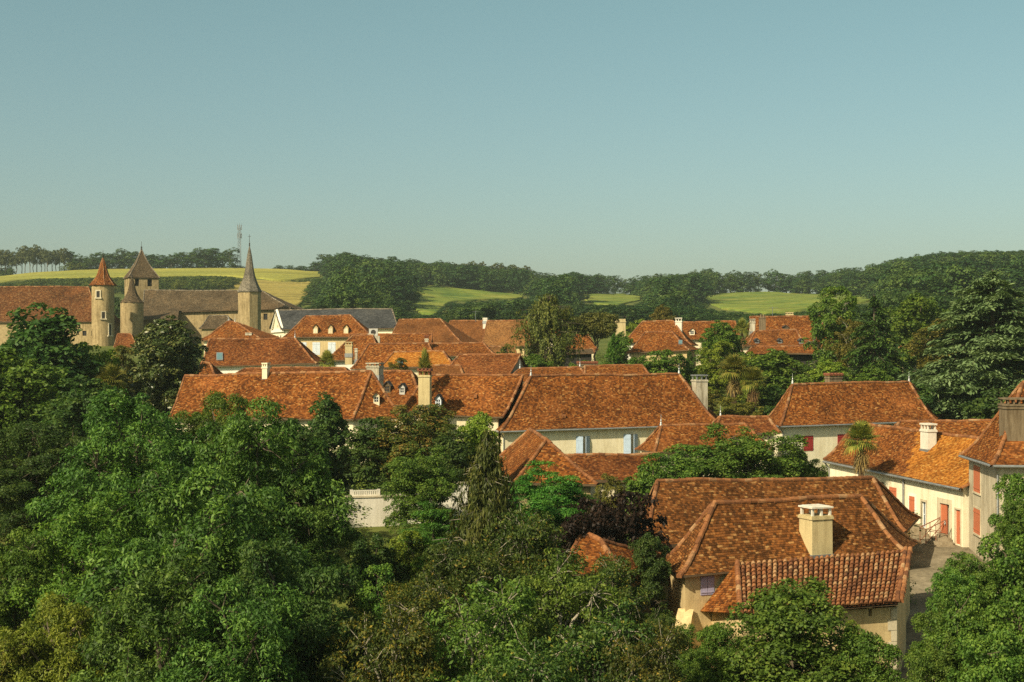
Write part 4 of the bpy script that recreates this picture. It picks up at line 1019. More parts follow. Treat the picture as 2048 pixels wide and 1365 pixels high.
for k in range(4):
    an = rot + math.pi * k / 2; ridge_run(m, [(c[0] + p[0] * math.cos(an), c[1] + p[0] * math.sin(an), p[1]) for p in prof[1:]], r=.1, tl=.5)
m.build("ridge_tiles", M['ridge_grey'], rf)
m = MB(); m.lathe(c, [(.2, zt - .2), (.12, zt + .2), (.2, zt + .35), (.04, zt + .5), (.03, zt + 1.5)], 8); m.build("finial", M['iron'], rf)
hN = house("church", "stone church nave and apse under a long dark grey brown roof", (284, 626, 276), (582, 617, 274), (289, 581), (523, 581), depth=13, tile='tile_dark', wall='stone', flare=.25, amp=.1, ridge='ridge_grey', base=-3, over=.6,
           openings=[dict(wall='front', rect=(527, 622, 535, 640), kind='hole')])
ax = MB(); grid_face(ax, P(284, 639, 268), P(356, 638, 268), P(286, 618, 275.5), P(358, 617, 275.5), .05, .05)
ax.add([P(284, 641, 268), P(356, 640, 268), P(356, 640, 270), P(284, 641, 270)], [(0, 1, 2, 3)], mi=1); ax.add([P(284, 639, 268), P(284, 641, 268), P(356, 640, 268), P(356, 638, 268)], [(0, 1, 2, 3)], mi=1)
ax.build("aisle_roof", [M['tile_dark'], M['wood']], hN.root)
wa = MB(); wall_face(wa, P(285, 640, 269), P(355, 639, 269), CZ - 3, []); wall_face(wa, P(355, 639, 269), P(355, 618, 276), CZ - 3, []); wa.build("aisle_wall", M['stone'], hN.root)
house("chapel", "small stone side chapel with a flared hipped roof against the church wall", (398, 657, 262), (474, 656, 262), (418, 632), (453, 631), depth=8, tile='tile_dark', wall='stone', flare=.75, ridge='ridge_grey', base=-3)
round_tower("stair_tower", "eight sided stone stair tower with a tall thin grey spire", 499, 268, 22.5, 584, 490, 700, 'stone', 'shingle', 8, 1.1, "tower", finial=2.0, rot=R(11), wn=8)
house("house", "small red roofed house between the two round towers", (224, 704, 248), (280, 702, 248), (229, 668), (262, 668), depth=7, tile='tile_red', wall='yellow', gl=True)

# ---- mast, walls, steps
root = empty("phone_mast", (P(479, 700, 728)[0], 728, ground(P(479, 700, 728)[0], 728)), "thin lattice phone mast on the hill crest behind the thin spire", "mast")
c = P(479, 700, 728); zb = ground(c[0], 728) - 1; zt = CZ - 728 * (449 - HY) / F; m = MB()
leg = [(c[0] + 1.15 * math.cos(a), c[1] + 1.15 * math.sin(a)) for a in (R(90), R(210), R(330))]
for x, y in leg: m.bar((x, y, zb), (c[0] + (x - c[0]) * .55, c[1] + (y - c[1]) * .55, zt - 2), .12, 5)
for k in range(14):
    za, zc = zb + (zt - 2 - zb) * k / 14, zb + (zt - 2 - zb) * (k + 1) / 14
    f0, f1 = 1 - .45 * k / 14, 1 - .45 * (k + 1) / 14
    for i in range(3):
        (x0, y0), (x1, y1) = leg[i], leg[(i + 1) % 3]
        m.bar((c[0] + (x0 - c[0]) * f0, c[1] + (y0 - c[1]) * f0, za), (c[0] + (x1 - c[0]) * f1, c[1] + (y1 - c[1]) * f1, zc), .06, 4)
m.build("lattice", M['steel'], root)
for k in range(3):
    for zz in (zt - 6, zt - 1.6):
        m = MB(); a = R(40 + 120 * k); m.box((c[0] + 1.05 * math.cos(a), c[1] + 1.05 * math.sin(a)), (1, 0), (0, 1), .22, .18, zz - 1.3, zz + 1.3); m.bar((c[0], c[1], zz), (c[0] + math.cos(a), c[1] + math.sin(a), zz), .07, 4)
        m.bar((c[0] + 1.05 * math.cos(a), c[1] + 1.05 * math.sin(a), zz + 1.2), (c[0] + 1.05 * math.cos(a), c[1] + 1.05 * math.sin(a), zz + 2.2), .05, 4); m.build("antenna", M['steel'], root)

def wall_run(name, label, pts, h_top, thick=.3, mat='concrete', cat="wall", base=-1.2):
    m = MB(); 
    for (a, b, za, zb) in pts:
        e = unit2(b - a); n_ = np.array((-e[1], e[0])); L = np.linalg.norm(b[:2] - a[:2])
        m.box((a[:2] + b[:2]) / 2 + n_ * thick / 2, e, n_, L / 2, thick / 2, za, zb)
    o = m.build(name, M[mat]); tag(o, label, cat); k = MB()
    for (a, b, za, zb) in pts:
        e = unit2(b - a); n_ = np.array((-e[1], e[0])); L = np.linalg.norm(b[:2] - a[:2]); k.box((a[:2] + b[:2]) / 2 + n_ * thick / 2, e, n_, L / 2 + .02, thick / 2 + .05, zb + .002, zb + .09)
    k.build("coping", M['greystone'], o); return o
a, b = P(640, 998, 74), P(800, 997, 75); c_, d_ = P(800, 986, 75.3), P(908, 984, 76)
wall_run("garden_wall", "pale concrete retaining wall topped by a short balustrade in the middle of the trees", [(a, b, CZ - 10.4, a[2])], 0)
wall_run("garden_wall", "stepped white garden wall left of the weeping cypress", [(c_, d_, CZ - 10.4, c_[2]), (P(908, 969, 76), P(965, 968, 76.5), CZ - 10.4, P(908, 969, 76)[2])], 0, mat='white')
br = MB(); a, b = P(703, 997, 74.55), P(757, 997, 74.9); e = unit2(b - a); n_ = np.array((-e[1], e[0])); L = np.linalg.norm(b[:2] - a[:2])
for zz in (.12, .36): br.box((a[:2] + b[:2]) / 2, e, n_, L / 2, .05, a[2] + zz, a[2] + zz + .06)
for k in range(14): br.box(a[:2] + e * (L * k / 13), e, n_, .04 if 0 < k < 13 else .08, .045, a[2] + .091, a[2] + .36 if 0 < k < 13 else a[2] + .46)
tag(br.build("balustrade", M['concrete']), "short pale balustrade standing on the concrete retaining wall", "balustrade")
# steps in the street
def steps(name, label, px, py, D, nst, r0, ang, rail=False):
    c = P(px, py, D); z0 = ground(c[0], c[1]) - .1; m = MB(); root = empty(name, (c[0], c[1], z0), label, "steps")
    for k in range(nst):
        r = r0 * (1 - k / (nst + .7)); v = []
        for z in (z0 + .17 * k, z0 + .17 * (k + 1)):
            v += [(c[0] + r * 1.25 * math.cos(t), c[1] + r * math.sin(t), z) for t in np.linspace(ang - R(95), ang + R(95), 13)]
        m = MB(); m.add(v, [(i, i + 1, 14 + i, 13 + i) for i in range(12)] + [tuple(range(13, 26)), (12, 0, 13, 25)]); m.build("step", M['step'], root)
    if rail:
        m = MB()
        zt = z0 + .17 * nst
        for s in (-1, 1):
            m = MB(); pts = [np.array((c[0] - .2, c[1] + s * r0 * .45, zt)), np.array((c[0] - r0 * 1.1, c[1] + s * r0 * .45, z0 + .1))]
            for q in (pts[0], (pts[0] + pts[1]) / 2, pts[1]): m.bar(q, q + (0, 0, .9), .025, 5)
            m.bar(pts[0] + (0, 0, .9), pts[1] + (0, 0, .9), .03, 5); m.bar(pts[0] + (0, 0, .1), pts[1] + (0, 0, .85), .02, 4); m.bar(pts[0] + (0, 0, .85), pts[1] + (0, 0, .1), .02, 4)
            m.build("handrail", M['rustiron'], root)
steps("stone_steps", "rounded stone steps with weeds below the glazed door in the sunny street", 1840, 1068, 85.2, 4, 1.5, R(180))
steps("stone_steps", "stone steps with rusty handrails below the tall coral door", 1893, 1090, 81.6, 4, 1.25, R(180), rail=True)
#TREES
# ------------------------------------------------------------------ trees
def norm(a): return a / np.maximum(1e-9, np.linalg.norm(a, axis=-1, keepdims=True))

def leaf_quads(C, Nn, T, L, W, rng, fold=.15):
    Nn = norm(Nn); T = T - (T * Nn).sum(-1, keepdims=True) * Nn; T = norm(T); Sd = np.cross(Nn, T)
    L = L[:, None]; W = W[:, None]
    V = np.stack([C - T * L * .5, C + Sd * W * .5 + Nn * W * fold, C + T * L * .5 - Nn * L * .12, C - Sd * W * .5 + Nn * W * fold], 1)
    return V.reshape(-1, 3)

def crown_lobes(rng, R_, z0, z1, n=9, rl=.45, shape='round', zexp=1.0):
    lobes = []
    zc = (z0 + z1) / 2; hz = (z1 - z0) / 2
    for i in range(n):
        f = (i + .5) / n; zz = z0 + (z1 - z0) * (f ** zexp)
        if shape == 'round': prof = math.sqrt(max(.05, 1 - ((zz - zc) / hz) ** 2 * .85))
        elif shape == 'dome': prof = math.sqrt(max(.04, 1 - ((zz - z0) / (z1 - z0)) ** 2))
        elif shape == 'cone': prof = max(.12, 1.02 - f)
        else: prof = 1.0
        a = i * 2.39996 + rng.uniform(-.4, .4); rr = R_ * prof * rng.uniform(.35, .68); lr = R_ * rl * rng.uniform(.75, 1.2) * (.6 + .4 * prof)
        lobes.append((rr * math.cos(a), rr * math.sin(a), zz, lr, lr, min(lr * rng.uniform(.7, .95), (z1 - z0) * .4)))
    lobes.append((0, 0, zc, R_ * .5, R_ * .5, hz * .7))
    return np.array(lobes)

def crown_mesh(name, seed, lobes, ncl, nleaf, cr, L, W, up=.55, droop=.2, flat=.75, gap=.35, low=-.55, njit=.48, esc=.55, tj=.20):
    """clumps of leaves spread over overlapping lobes"""
    rng = np.random.default_rng(seed)
    pr = lobes[:, 3] * lobes[:, 5]; pr /= pr.sum(); C = []; O = []
    tries = 0
    while len(C) < ncl and tries < ncl * 30:
        tries += 1
        k = rng.choice(len(lobes), p=pr); l = lobes[k]; d = norm(rng.normal(size=3))
        if d[2] < low and rng.random() < .85: continue
        rad = 1 - .42 * rng.random() ** 1.6 if rng.random() < .8 else rng.uniform(.2, .6)
        c = l[:3] + d * l[3:] * rad
        if c[2] < .3: continue
        q = (c - lobes[:, :3]) / lobes[:, 3:]; inside = (np.delete((q ** 2).sum(1), k) < .40).any()
        if inside and rng.random() < .8: continue
        if mnoise.noise(Vector(c * .75) + Vector((seed, 0, 0))) < -gap and rng.random() < .9: continue
        C.append(c); O.append(norm(d + np.array((0, 0, up * .6)) + .4 * norm(c - np.array((0, 0, lobes[:, 2].mean())))))
    C = np.array(C); O = np.array(O); n = len(C)
    crs = cr * rng.uniform(.55, 1.35, n); ct = rng.random(n)
    nl = np.maximum(4, (nleaf * (crs / cr) ** 2).astype(int)); idx = np.repeat(np.arange(n), nl); m = len(idx)
    E = norm(rng.normal(size=(m, 3)) + O[idx] * .75 + np.array((0, 0, up)) * .7)
    pos = C[idx] + E * (crs[idx] * rng.uniform(.25, 1.0, m) ** .6)[:, None] * np.array((1, 1, flat))
    Nn = E * esc + np.array((0, 0, up)) + rng.normal(size=(m, 3)) * njit
    T = rng.normal(size=(m, 3)) + O[idx] * .8 + np.array((0, 0, -droop * 2))
    s = rng.uniform(.65, 1.3, m)
    V = leaf_quads(pos, Nn, T, L * s, W * s, rng)
    tn = np.clip(.5 + (ct[idx] - .5) * .55 + rng.normal(size=m) * tj, 0, 1)
    return quads_mesh(name, V, tn), C

def tube_mesh(name, runs, sides=6):
    mb = MB()
    for pts, r0, r1 in runs:
        n = len(pts) - 1
        for i in range(n): mb.bar(pts[i], pts[i + 1], r0 + (r1 - r0) * i / n, sides, r0 + (r1 - r0) * (i + 1) / n)
    me = bpy.data.meshes.new(name); me.from_pydata(mb.v, [], mb.f); me.polygons.foreach_set("use_smooth", [True] * len(mb.f)); me.materials.append(M['bark']); me.update(); return me

def limbs(seed, lobes, C, ztop, r0=.22, ntw=60, fork=.28):
    rng = np.random.default_rng(seed + 99); runs = []
    def curve(a, b, n=5, w=.12):
        a, b = np.array(a, float), np.array(b, float); L = np.linalg.norm(b - a); o = []
        for i in range(n + 1):
            t = i / n; p = a + (b - a) * t; p[2] += .12 * L * math.sin(math.pi * t) * .6
            if 0 < i < n: p += rng.normal(size=3) * w * L * .25
            o.append(p)
        return o
    tr = curve((0, 0, -1.2), (rng.normal() * .3, rng.normal() * .3, ztop * .85), 6, .06); runs.append((tr, r0, r0 * .25))
    ends = []
    for l in lobes:
        z = max(ztop * fork, l[2] - l[5] - rng.uniform(.5, 1.5)); z = min(z, ztop * .8); b = np.array((0, 0, z))
        e = l[:3] + np.array((0, 0, l[5] * .2)); runs.append((curve(b, e), r0 * .42, r0 * .12)); ends.append(e)
    ends = np.array(ends)
    for i in rng.permutation(len(C))[:ntw]:
        k = np.argmin(((ends - C[i]) ** 2).sum(1)); a = ends[k] * .75 + C[i] * .25 if rng.random() < .5 else ends[k]
        runs.append((curve(a, C[i] + norm(C[i] - ends[k]) * .35, 3), r0 * .11, r0 * .035))
    return runs

PROTO = {}
def proto(key, seed, R_, z0, z1, ncl, nleaf, cr, L, W, nlobe=9, rl=.45, shape='round', ntw=60, r0=.22, **kw):
    rng = np.random.default_rng(seed); zexp = kw.pop('zexp', 1.0); lb = crown_lobes(rng, R_, z0, z1, nlobe, rl, shape, zexp)
    me, C = crown_mesh("crown", seed, lb, ncl, nleaf, cr, L, W, **kw)
    zmax = 10.0; tk = tube_mesh("trunk", limbs(seed, lb, C, z1, r0, ntw))
    PROTO.setdefault(key, []).append((tk, me))
# every prototype stands 10 m high on a crown 8 m wide and is scaled to its place
for s in (1, 2, 3): proto('ash', s, 4.0, 2.0, 9.5, 520, 135, .54, .165, .064, nlobe=17, rl=.34, droop=.5, up=.42, gap=.10, ntw=200)
for s in (11, 12): proto('locust', s, 4.0, 2.0, 9.4, 520, 62, .58, .19, .085, nlobe=13, rl=.42, droop=.35, up=.45, gap=.10, ntw=260, r0=.26)
for s in (21, 22): proto('oak', s, 4.0, 1.6, 9.4, 480, 90, .60, .18, .125, nlobe=14, rl=.40, up=.5, gap=.32, ntw=140)
proto('bush', 31, 4.0, .6, 9.3, 900, 80, .55, .17, .10, nlobe=16, rl=.42, shape='dome', up=.5, gap=.5, low=-.4, ntw=120)
for s in (41, 42, 43): proto('mid', s, 4.0, 1.4, 9.4, 330, 56, .72, .34, .19, nlobe=11, rl=.44, gap=.33, ntw=50)
proto('tall', 47, 4.0, 1.0, 9.5, 340, 56, .66, .34, .18, nlobe=13, rl=.42, shape='cone', gap=.36, ntw=40)
proto('dense', 51, 4.0, .2, 9.3, 760, 50, .55, .34, .16, nlobe=26, rl=.40, shape='dome', gap=.9, low=-.8, ntw=10)
for s in (56, 57): proto('feather', s, 4.0, 3.0, 9.3, 300, 120, .85, .24, .07, nlobe=12, rl=.38, flat=.28, up=.95, gap=.12, low=-.2, ntw=90, droop=.1)
for s in (61, 62): proto('airy', s, 4.0, 1.8, 9.4, 300, 62, .62, .27, .15, nlobe=12, rl=.40, gap=.02, ntw=150, r0=.2)
proto('umbrella', 66, 4.2, 6.6, 9.2, 260, 66, .75, .34, .12, nlobe=14, rl=.30, shape='flat', flat=.6, gap=.6, low=-.15, ntw=40, zexp=.6)
for s in (71, 72, 73, 74): proto('far', s, 4.0, .5, 9.4, 120, 24, .85, .46, .30, nlobe=9, rl=.46, gap=.35, ntw=6, njit=.22, esc=.9, tj=.12)
for s in (171, 172, 173, 174): proto('wood', s, 4.1, .6, 9.3, 120, 24, .85, .46, .30, nlobe=7, rl=.55, shape='dome', gap=.55, up=.7, ntw=0, njit=.16, esc=1.0, tj=.10)
for s in (76, 77): proto('farpine', s, 3.6, 4.3, 9.6, 70, 18, .85, .70, .32, nlobe=9, rl=.42, gap=.22, ntw=8, r0=.22)

def conifer(key, seed, n_w, R_, droop, rise, spray, L, W, per, flat=.25, z0=.8, prof=.9, top=10.0, wcount=7):
    rng = np.random.default_rng(seed); runs = [([np.array((0, 0, -1.0)), np.array((0, 0, 4.0)), np.array((0, 0, top - .1))], .32, .03)]
    P_, N_, T_, TN = [], [], [], []
    for i in range(n_w):
        f = i / (n_w - 1); z = z0 + (top - .4 - z0) * f
        for k in range(wcount):
            if rng.random() < .12: continue
            a = rng.uniform(0, 2 * math.pi); Lb = R_ * ((1 - f) ** prof * rng.uniform(.68, 1.12) + .05); d = np.array((math.cos(a), math.sin(a), 0)); sd = np.array((-d[1], d[0], 0)); zz = z + rng.uniform(-.16, .16)
            def pt(t): return np.array((0, 0, zz)) + d * Lb * t + np.array((0, 0, rise * Lb * t - droop * Lb * t ** 2.2))
            runs.append(([pt(t) for t in (0, .3, .6, .9)], .06 * (1.1 - f), .012)); bt = rng.random()
            m = max(34, int(per * Lb / R_)); t = rng.uniform(.15, 1.02, m) ** .75; side = rng.normal(size=m) * spray * Lb * (1.1 - t * .75)
            base = np.stack([pt(x) for x in t]) + sd * side[:, None] + np.array((0, 0, 1.0)) * (rng.normal(size=m) * flat * .22 - np.abs(side) * .22 - flat * .1)[:, None]
            P_.append(base); N_.append(np.array((0, 0, 1.0)) + rng.normal(size=(m, 3)) * .42); T_.append(d * .8 + sd * np.sign(side)[:, None] * .7 + rng.normal(size=(m, 3)) * .35 + np.array((0, 0, -.35))); TN.append(np.clip(.2 + .55 * t + (bt - .5) * .35 + rng.normal(size=m) * .12, 0, 1))
    C = np.concatenate(P_); m = len(C); s = rng.uniform(.7, 1.3, m)
    PROTO.setdefault(key, []).append((tube_mesh("trunk", runs, 5), quads_mesh("crown", leaf_quads(C, np.concatenate(N_), np.concatenate(T_), L * s, W * s, rng), np.concatenate(TN))))
conifer('cedar', 81, 22, 4.7, .32, .22, .22, .32, .09, 520, flat=.30, z0=.3, prof=.60, wcount=10)
conifer('spruce', 82, 24, 4.0, .30, .05, .18, .40, .11, 170, flat=.35, z0=1.2, prof=.85, wcount=6)
conifer('fir', 83, 22, 4.0, .05, .12, .22, .46, .16, 60, flat=.7, z0=.3, prof=.8, wcount=7)

def weeper(key, seed, nb, R_, prof, strand, L, W, per, z0=1.0, ztop=9.8, trunk=.16):
    rng = np.random.default_rng(seed); runs = [([np.array((0, 0, -1.0)), np.array((.1, 0, 5.0)), np.array((0, .05, ztop))], trunk, .03)]; P_, T_, TN = [], [], []
    for i in range(nb):
        f = rng.random(); z = z0 + (ztop - z0) * f; a = rng.uniform(0, 2 * math.pi); Lb = R_ * prof(f) * rng.uniform(.4, 1.1); e = np.array((math.cos(a) * Lb, math.sin(a) * Lb, min(ztop, z + .12 * Lb)))
        runs.append(([np.array((0, 0, z - .3)), e * np.array((.5, .5, 1)) + (0, 0, .1), e], .022, .008)); sl = strand * rng.uniform(.45, 1.2) * min(1, .45 + Lb / R_)
        for q in range(3):
            b = e * np.array((*(rng.uniform(.55, 1.02),) * 2, 1)) + rng.normal(size=3) * .12; m = per; t = rng.random(m)
            P_.append(b + np.stack([rng.normal(size=m) * .10, rng.normal(size=m) * .10, -t * sl], 1)); T_.append(np.array((0, 0, -1.0)) + rng.normal(size=(m, 3)) * .35); TN.append(np.clip(.5 + (rng.random() - .5) * .6 + rng.normal(size=m) * .15, 0, 1))
    C = np.concatenate(P_); m = len(C); s = rng.uniform(.7, 1.3, m); out = C * np.array((1, 1, 0)); Nn = norm(out) + rng.normal(size=(m, 3)) * .5 + np.array((0, 0, .25))
    PROTO.setdefault(key, []).append((tube_mesh("trunk", runs, 5), quads_mesh("crown", leaf_quads(C, Nn, np.concatenate(T_), L * s, W * s, rng), np.concatenate(TN))))
weeper('weeping', 91, 380, 4.0, lambda f: max(.04, (1.0 - f) ** .75 * 1.25), 1.5, .28, .075, 34, z0=.6)
weeper('birch', 92, 260, 4.0, lambda f: .15 + .85 * math.sin(math.pi * (f * .88 + .10)), 1.9, .26, .12, 24, z0=2.2, trunk=.14)

def palm_proto(seed):
    rng = np.random.default_rng(seed); runs = []; mb = MB()
    for k in range(26):
        z = k * .3 - .8; r = .24 + .02 * math.sin(k * 2.1) ; mb.lathe((.0, 0), [(r * 1.12, z), (r * .92, z + .3)], 9)
    tk = bpy.data.meshes.new("trunk"); tk.from_pydata(mb.v, [], mb.f); tk.materials.append(M['fibre']); tk.update()
    def fan(list_, top, el, az, plen, fl, nl, sag):
        d = np.array((math.cos(az) * math.cos(el), math.sin(az) * math.cos(el), math.sin(el))); e = np.array(top) + d * plen; sd = np.cross(d, (0, 0, 1.0)); sd /= np.linalg.norm(sd); u = np.cross(sd, d)
        list_.append(np.array([top - sd * .02, top + sd * .02, e + sd * .02, e - sd * .02]))
        for k in range(nl):
            an = (k / (nl - 1) - .5) * math.pi * 1.45; ld = d * math.cos(an) + sd * math.sin(an); LL = fl * (.75 + .25 * math.cos(an)); w_ = .045 * fl
            p1 = e + ld * LL * .55 + u * .06 * LL; p2 = e + ld * LL + np.array((0, 0, -sag * LL)); ww = np.cross(ld, u) * w_
            list_.append(np.array([e - ww * .3, p1 - ww, p2, p1 + ww]))
    live, dead = [], []
    for k in range(64):
        el = R(rng.uniform(-30, 85)); fan(live, np.array((0, 0, 7.2)), el, rng.uniform(0, 6.28), rng.uniform(.7, 1.1), rng.uniform(.85, 1.1), 17, .2 + .25 * (el < 0))
    for k in range(34): fan(dead, np.array((0, 0, 6.9 - rng.random() * .9)), R(rng.uniform(-86, -55)), rng.uniform(0, 6.28), rng.uniform(.5, .9), rng.uniform(.7, 1.0), 9, .5)
    L_, D_ = np.concatenate(live), np.concatenate(dead)
    PROTO.setdefault('palm', []).append((tk, quads_mesh("crown", L_, rng.random(len(L_) // 4)), quads_mesh("dead_fronds", D_, rng.random(len(D_) // 4))))
palm_proto(95); palm_proto(96)

COUNT = {}
def tree(key, px, top, D, wpx, label, leaf='mid', name="tree", group=None, base=None, bark='bark', cat="tree", ratio=None, var=None, rot=None):
    x = D * (px - CX) / F; g = ground(x, D) - .1 if base is None else CZ + base
    zt = CZ - D * (top - HY) / F; k = COUNT.get(key, 0); COUNT[key] = k + 1
    pr = PROTO[key][(k if var is None else var) % len(PROTO[key])]
    sx = wpx * D / F / 8.0
    if key == 'palm': sz = (zt - g) / 8.6; sx = wpx * D / F / 3.9
    else: sz = (zt - g) / 10.0
    root = empty(name, (x, D, g), label, cat, group)
    root.rotation_euler = (0, 0, rot if rot is not None else (k * 2.4 + px * .37) % 6.283)
    for nm, me, mt in zip(("trunk", "crown", "dead_fronds"), pr, (M[bark] if key != 'palm' else M['fibre'], LM[leaf], LM['deadpalm'])):
        if len(me.materials) == 0: me.materials.append(mt)
        o = bpy.data.objects.new(nm if not (nm == "crown" and key == 'palm') else "fronds", me); COL.objects.link(o); o.parent = root; o.scale = (sx, sx, sz)
        if nm == "crown" and key in ('ash', 'oak', 'locust', 'mid', 'airy', 'bush', 'tall', 'feather') and sz > 1.2 * sx:
            zc_ = 1.2 * sx; o.scale = (sx, sx, zc_); o.location = (0, 0, 10.0 * (sz - zc_))     # keep the leaves their own shape on tall trees
        o.material_slots[0].link = 'OBJECT'; o.material_slots[0].material = mt
    return root

# foreground, left
G = "ash trees massed in the left foreground"
for a in [(262, 792, 62, 380, "ash tree below the left end of the very long roof", 'ash'), (440, 786, 66, 260, "ash tree topping out over the eave of the very long roof", 'mid'),
          (515, 822, 53, 400, "tall light green ash whose top stands before the middle of the very long roof", 'ash'), (60, 850, 70, 330, "dark ash crown at the left edge below the tall dark tree", 'deep'),
          (395, 925, 47, 520, "very large glinting ash crown in the middle of the left foreground", 'ash'), (612, 945, 53, 210, "ash crown touching the left end of the concrete wall", 'ash'),
          (180, 1000, 51, 420, "ash crown in the left foreground under the dark ash", 'mid'), (560, 1075, 44, 400, "dark ash crown below the concrete wall, right flank of the left mass", 'deep'),
          (30, 1075, 50, 300, "ash crown leaving the picture at the lower left edge", 'mid'), (330, 1130, 41, 480, "nearest ash crown on the bottom edge of the left mass", 'ash'),
          (110, 1200, 43, 340, "lowest ash crown near the bottom left corner", 'lime'), (480, 1180, 40, 420, "ash crown cut by the bottom edge left of the yellow tinged bush", 'ash')]:
    tree('ash', a[0], a[1], a[2], a[3], a[4], a[5], "ash_tree", G)
tree('bush', 20, 1275, 43, 260, "sunlit yellow green shrub in the bottom left corner", 'olive', "shrub", cat="shrub")
tree('tall', 80, 626, 112, 330, "tall dark leafy tree at the left edge before the long red roof", 'deep')
tree('mid', 10, 715, 98, 240, "mid green tree on the left edge under the tall dark tree", 'mid')
tree('mid', 192, 688, 116, 130, "yellow green sunlit tree right of the tall dark tree", 'lime')
tree('airy', 232, 700, 124, 110, "thin olive tree between the sunlit tree and the glossy round tree", 'olive')
tree('mid', 170, 760, 92, 200, "dark tree below the sunlit yellow green tree", 'deep')
tree('dense', 337, 637, 118, 188, "dense rounded glossy evergreen with pale leaf tips before the church", 'magnolia', "evergreen_tree", base=-6)
tree('palm', 222, 732, 112, 78, "small drooping palm under the glossy round evergreen", 'palm', "palm_tree", cat="palm")
tree('tall', 655, 797, 88, 150, "dark pointed tree in front of the right end of the long roof", 'deep')
tree('mid', 585, 850, 84, 150, "dark tree between the light green ash and the pointed dark tree", 'deep')
tree('oak', 840, 812, 86, 215, "broad tree with rust tinged top below the tall square chimney", 'rusty')
tree('oak', 845, 905, 72, 175, "fresh green tree standing before the concrete garden wall", 'oak')
tree('mid', 745, 838, 86, 150, "dark tree behind the balustrade", 'deep')
tree('mid', 905, 868, 82, 130, "dark shadowed tree left of the weeping cypress", 'deep')
tree('weeping', 972, 862, 60, 270, "weeping cypress with hanging strands in front of the orange ended outbuilding", 'cypress', "weeping_cypress", bark='palebark')
tree('mid', 952, 836, 84, 105, "light feathery young tree just left of the weeping cypress top", 'lime')
tree('feather', 1088, 930, 66, 215, "bright green feathery tree before the orange hip of the outbuilding", 'acacia')
tree('feather', 868, 1005, 62, 170, "bright green feathery low tree right of the concrete wall", 'acacia')
tree('feather', 1150, 975, 68, 130, "small feathery tree reaching right under the orange outbuilding roof", 'acacia')
tree('mid', 1245, 985, 64, 200, "purple leaved plum tree left of the long dark brown roof", 'plum', "plum_tree")
tree('mid', 1180, 1005, 61, 150, "lower purple leaved plum tree above the small buried roof", 'plum', "plum_tree")
tree('mid', 1300, 1075, 59, 90, "dark green shrub in the shade beside the nearest house roof", 'deep', cat="shrub", name="shrub")
tree('oak', 1385, 892, 84, 250, "wide dark green tree spreading left above the long dark brown roof", 'acacia' if False else 'oak')
tree('oak', 1500, 862, 82, 270, "dark green domed tree before the house with dark red shutters", 'oak')
tree('oak', 1598, 905, 84, 130, "right end tree of the dark green clump by the row house", 'oak')
tree('mid', 1300, 930, 80, 130, "dark green tree left end of the clump behind the brown roofs", 'mid')
tree('airy', 1222, 950, 82, 90, "olive shrub between the orange outbuilding and the dark green clump", 'olive', cat="shrub", name="shrub")
# foreground, centre
G = "scrubby trees with bare twigs in the centre foreground"
for a in [(935, 1075, 52, 250, "scrubby tree with bare twigs below the weeping cypress", 'locust'), (1065, 1030, 55, 300, "scrubby tree with upright pale twigs right below the bright feathery tree", 'locust'),
          (1120, 1125, 47, 320, "scrubby tree in the very centre of the foreground thicket", 'mid'), (1238, 1120, 50, 200, "scrubby tree beside the pale corner of the nearest house", 'locust'),
          (815, 1150, 46, 250, "dark scrubby tree with yellow sprays right of the ash mass", 'gold'), (960, 1180, 43, 360, "scrubby tree above the white shed", 'oak'),
          (1190, 1215, 42, 340, "scrubby tree left of the round green bush", 'locust'), (790, 1235, 42, 320, "yellow tinged bush on the bottom edge", 'gold'),
          (1040, 1285, 39, 340, "scrubby tree cut by the bottom edge under the white shed", 'locust'), (1290, 1265, 41, 260, "scrubby tree at the foot of the round green bush", 'gold'),
          (1325, 1225, 48, 110, "slim scrubby tree against the pale lower corner of the nearest house", 'locust')]:
    tree('locust', a[0], a[1], a[2], a[3], a[4], a[5], "scrub_tree", G, bark='palebark')
tree('airy', 812, 1068, 61, 120, "yellow green shrub on the grassy slope right of the concrete wall", 'lime', "shrub", cat="shrub")
tree('airy', 770, 1130, 51, 170, "light green shrub between the ash mass and the scrub", 'mid', "shrub", cat="shrub")
tree('mid', 745, 1075, 60, 130, "dark tree below the right end of the concrete wall", 'deep')
tree('bush', 1580, 1180, 47, 430, "big rounded green bush hiding the wall of the nearest house", 'oak', "round_bush", cat="bush")
tree('bush', 1730, 1268, 46, 230, "lower lobe of green bush by the quoined corner", 'oak', "round_bush", cat="bush")
tree('bush', 1362, 1256, 45, 120, "low green bush at the foot of the pale buttress", 'oak', "round_bush", cat="bush")
tree('bush', 1435, 1250, 47, 150, "green bush under the lavender shutter", 'mid', "round_bush", cat="bush")
# foreground, right
for a in [(2075, 935, 54, 190, "oak tree rising over the grey house at the right edge"), (2040, 1075, 48, 290, "large bright oak crown right of the shaded lane"), (1950, 1185, 43, 230, "lower oak crown over the shaded lane at the bottom right"), (2070, 1180, 42, 300, "oak crown in the bottom right corner"),
          (2040, 1005, 51, 110, "small oak crown against the grey rendered wall"), (1935, 1110, 47, 130, "oak spray reaching over the sunny end of the lane"), (1885, 1215, 45, 130, "low oak spray hiding the shaded foot of the lane"), (1905, 1140, 46, 120, "oak spray between the lane and the grey house"), (1870, 1290, 42, 150, "oak spray on the bottom edge at the foot of the lane"), (1990, 1270, 40, 260, "oak crown on the bottom edge right of the quoined corner")]:
    tree('oak', a[0], a[1], a[2], a[3], a[4], 'oak', "oak_tree", "oaks at the right edge")
tree('palm', 1722, 848, 88, 92, "lone tall palm with a shaggy skirt beside the row house", 'palm', "palm_tree", cat="palm")
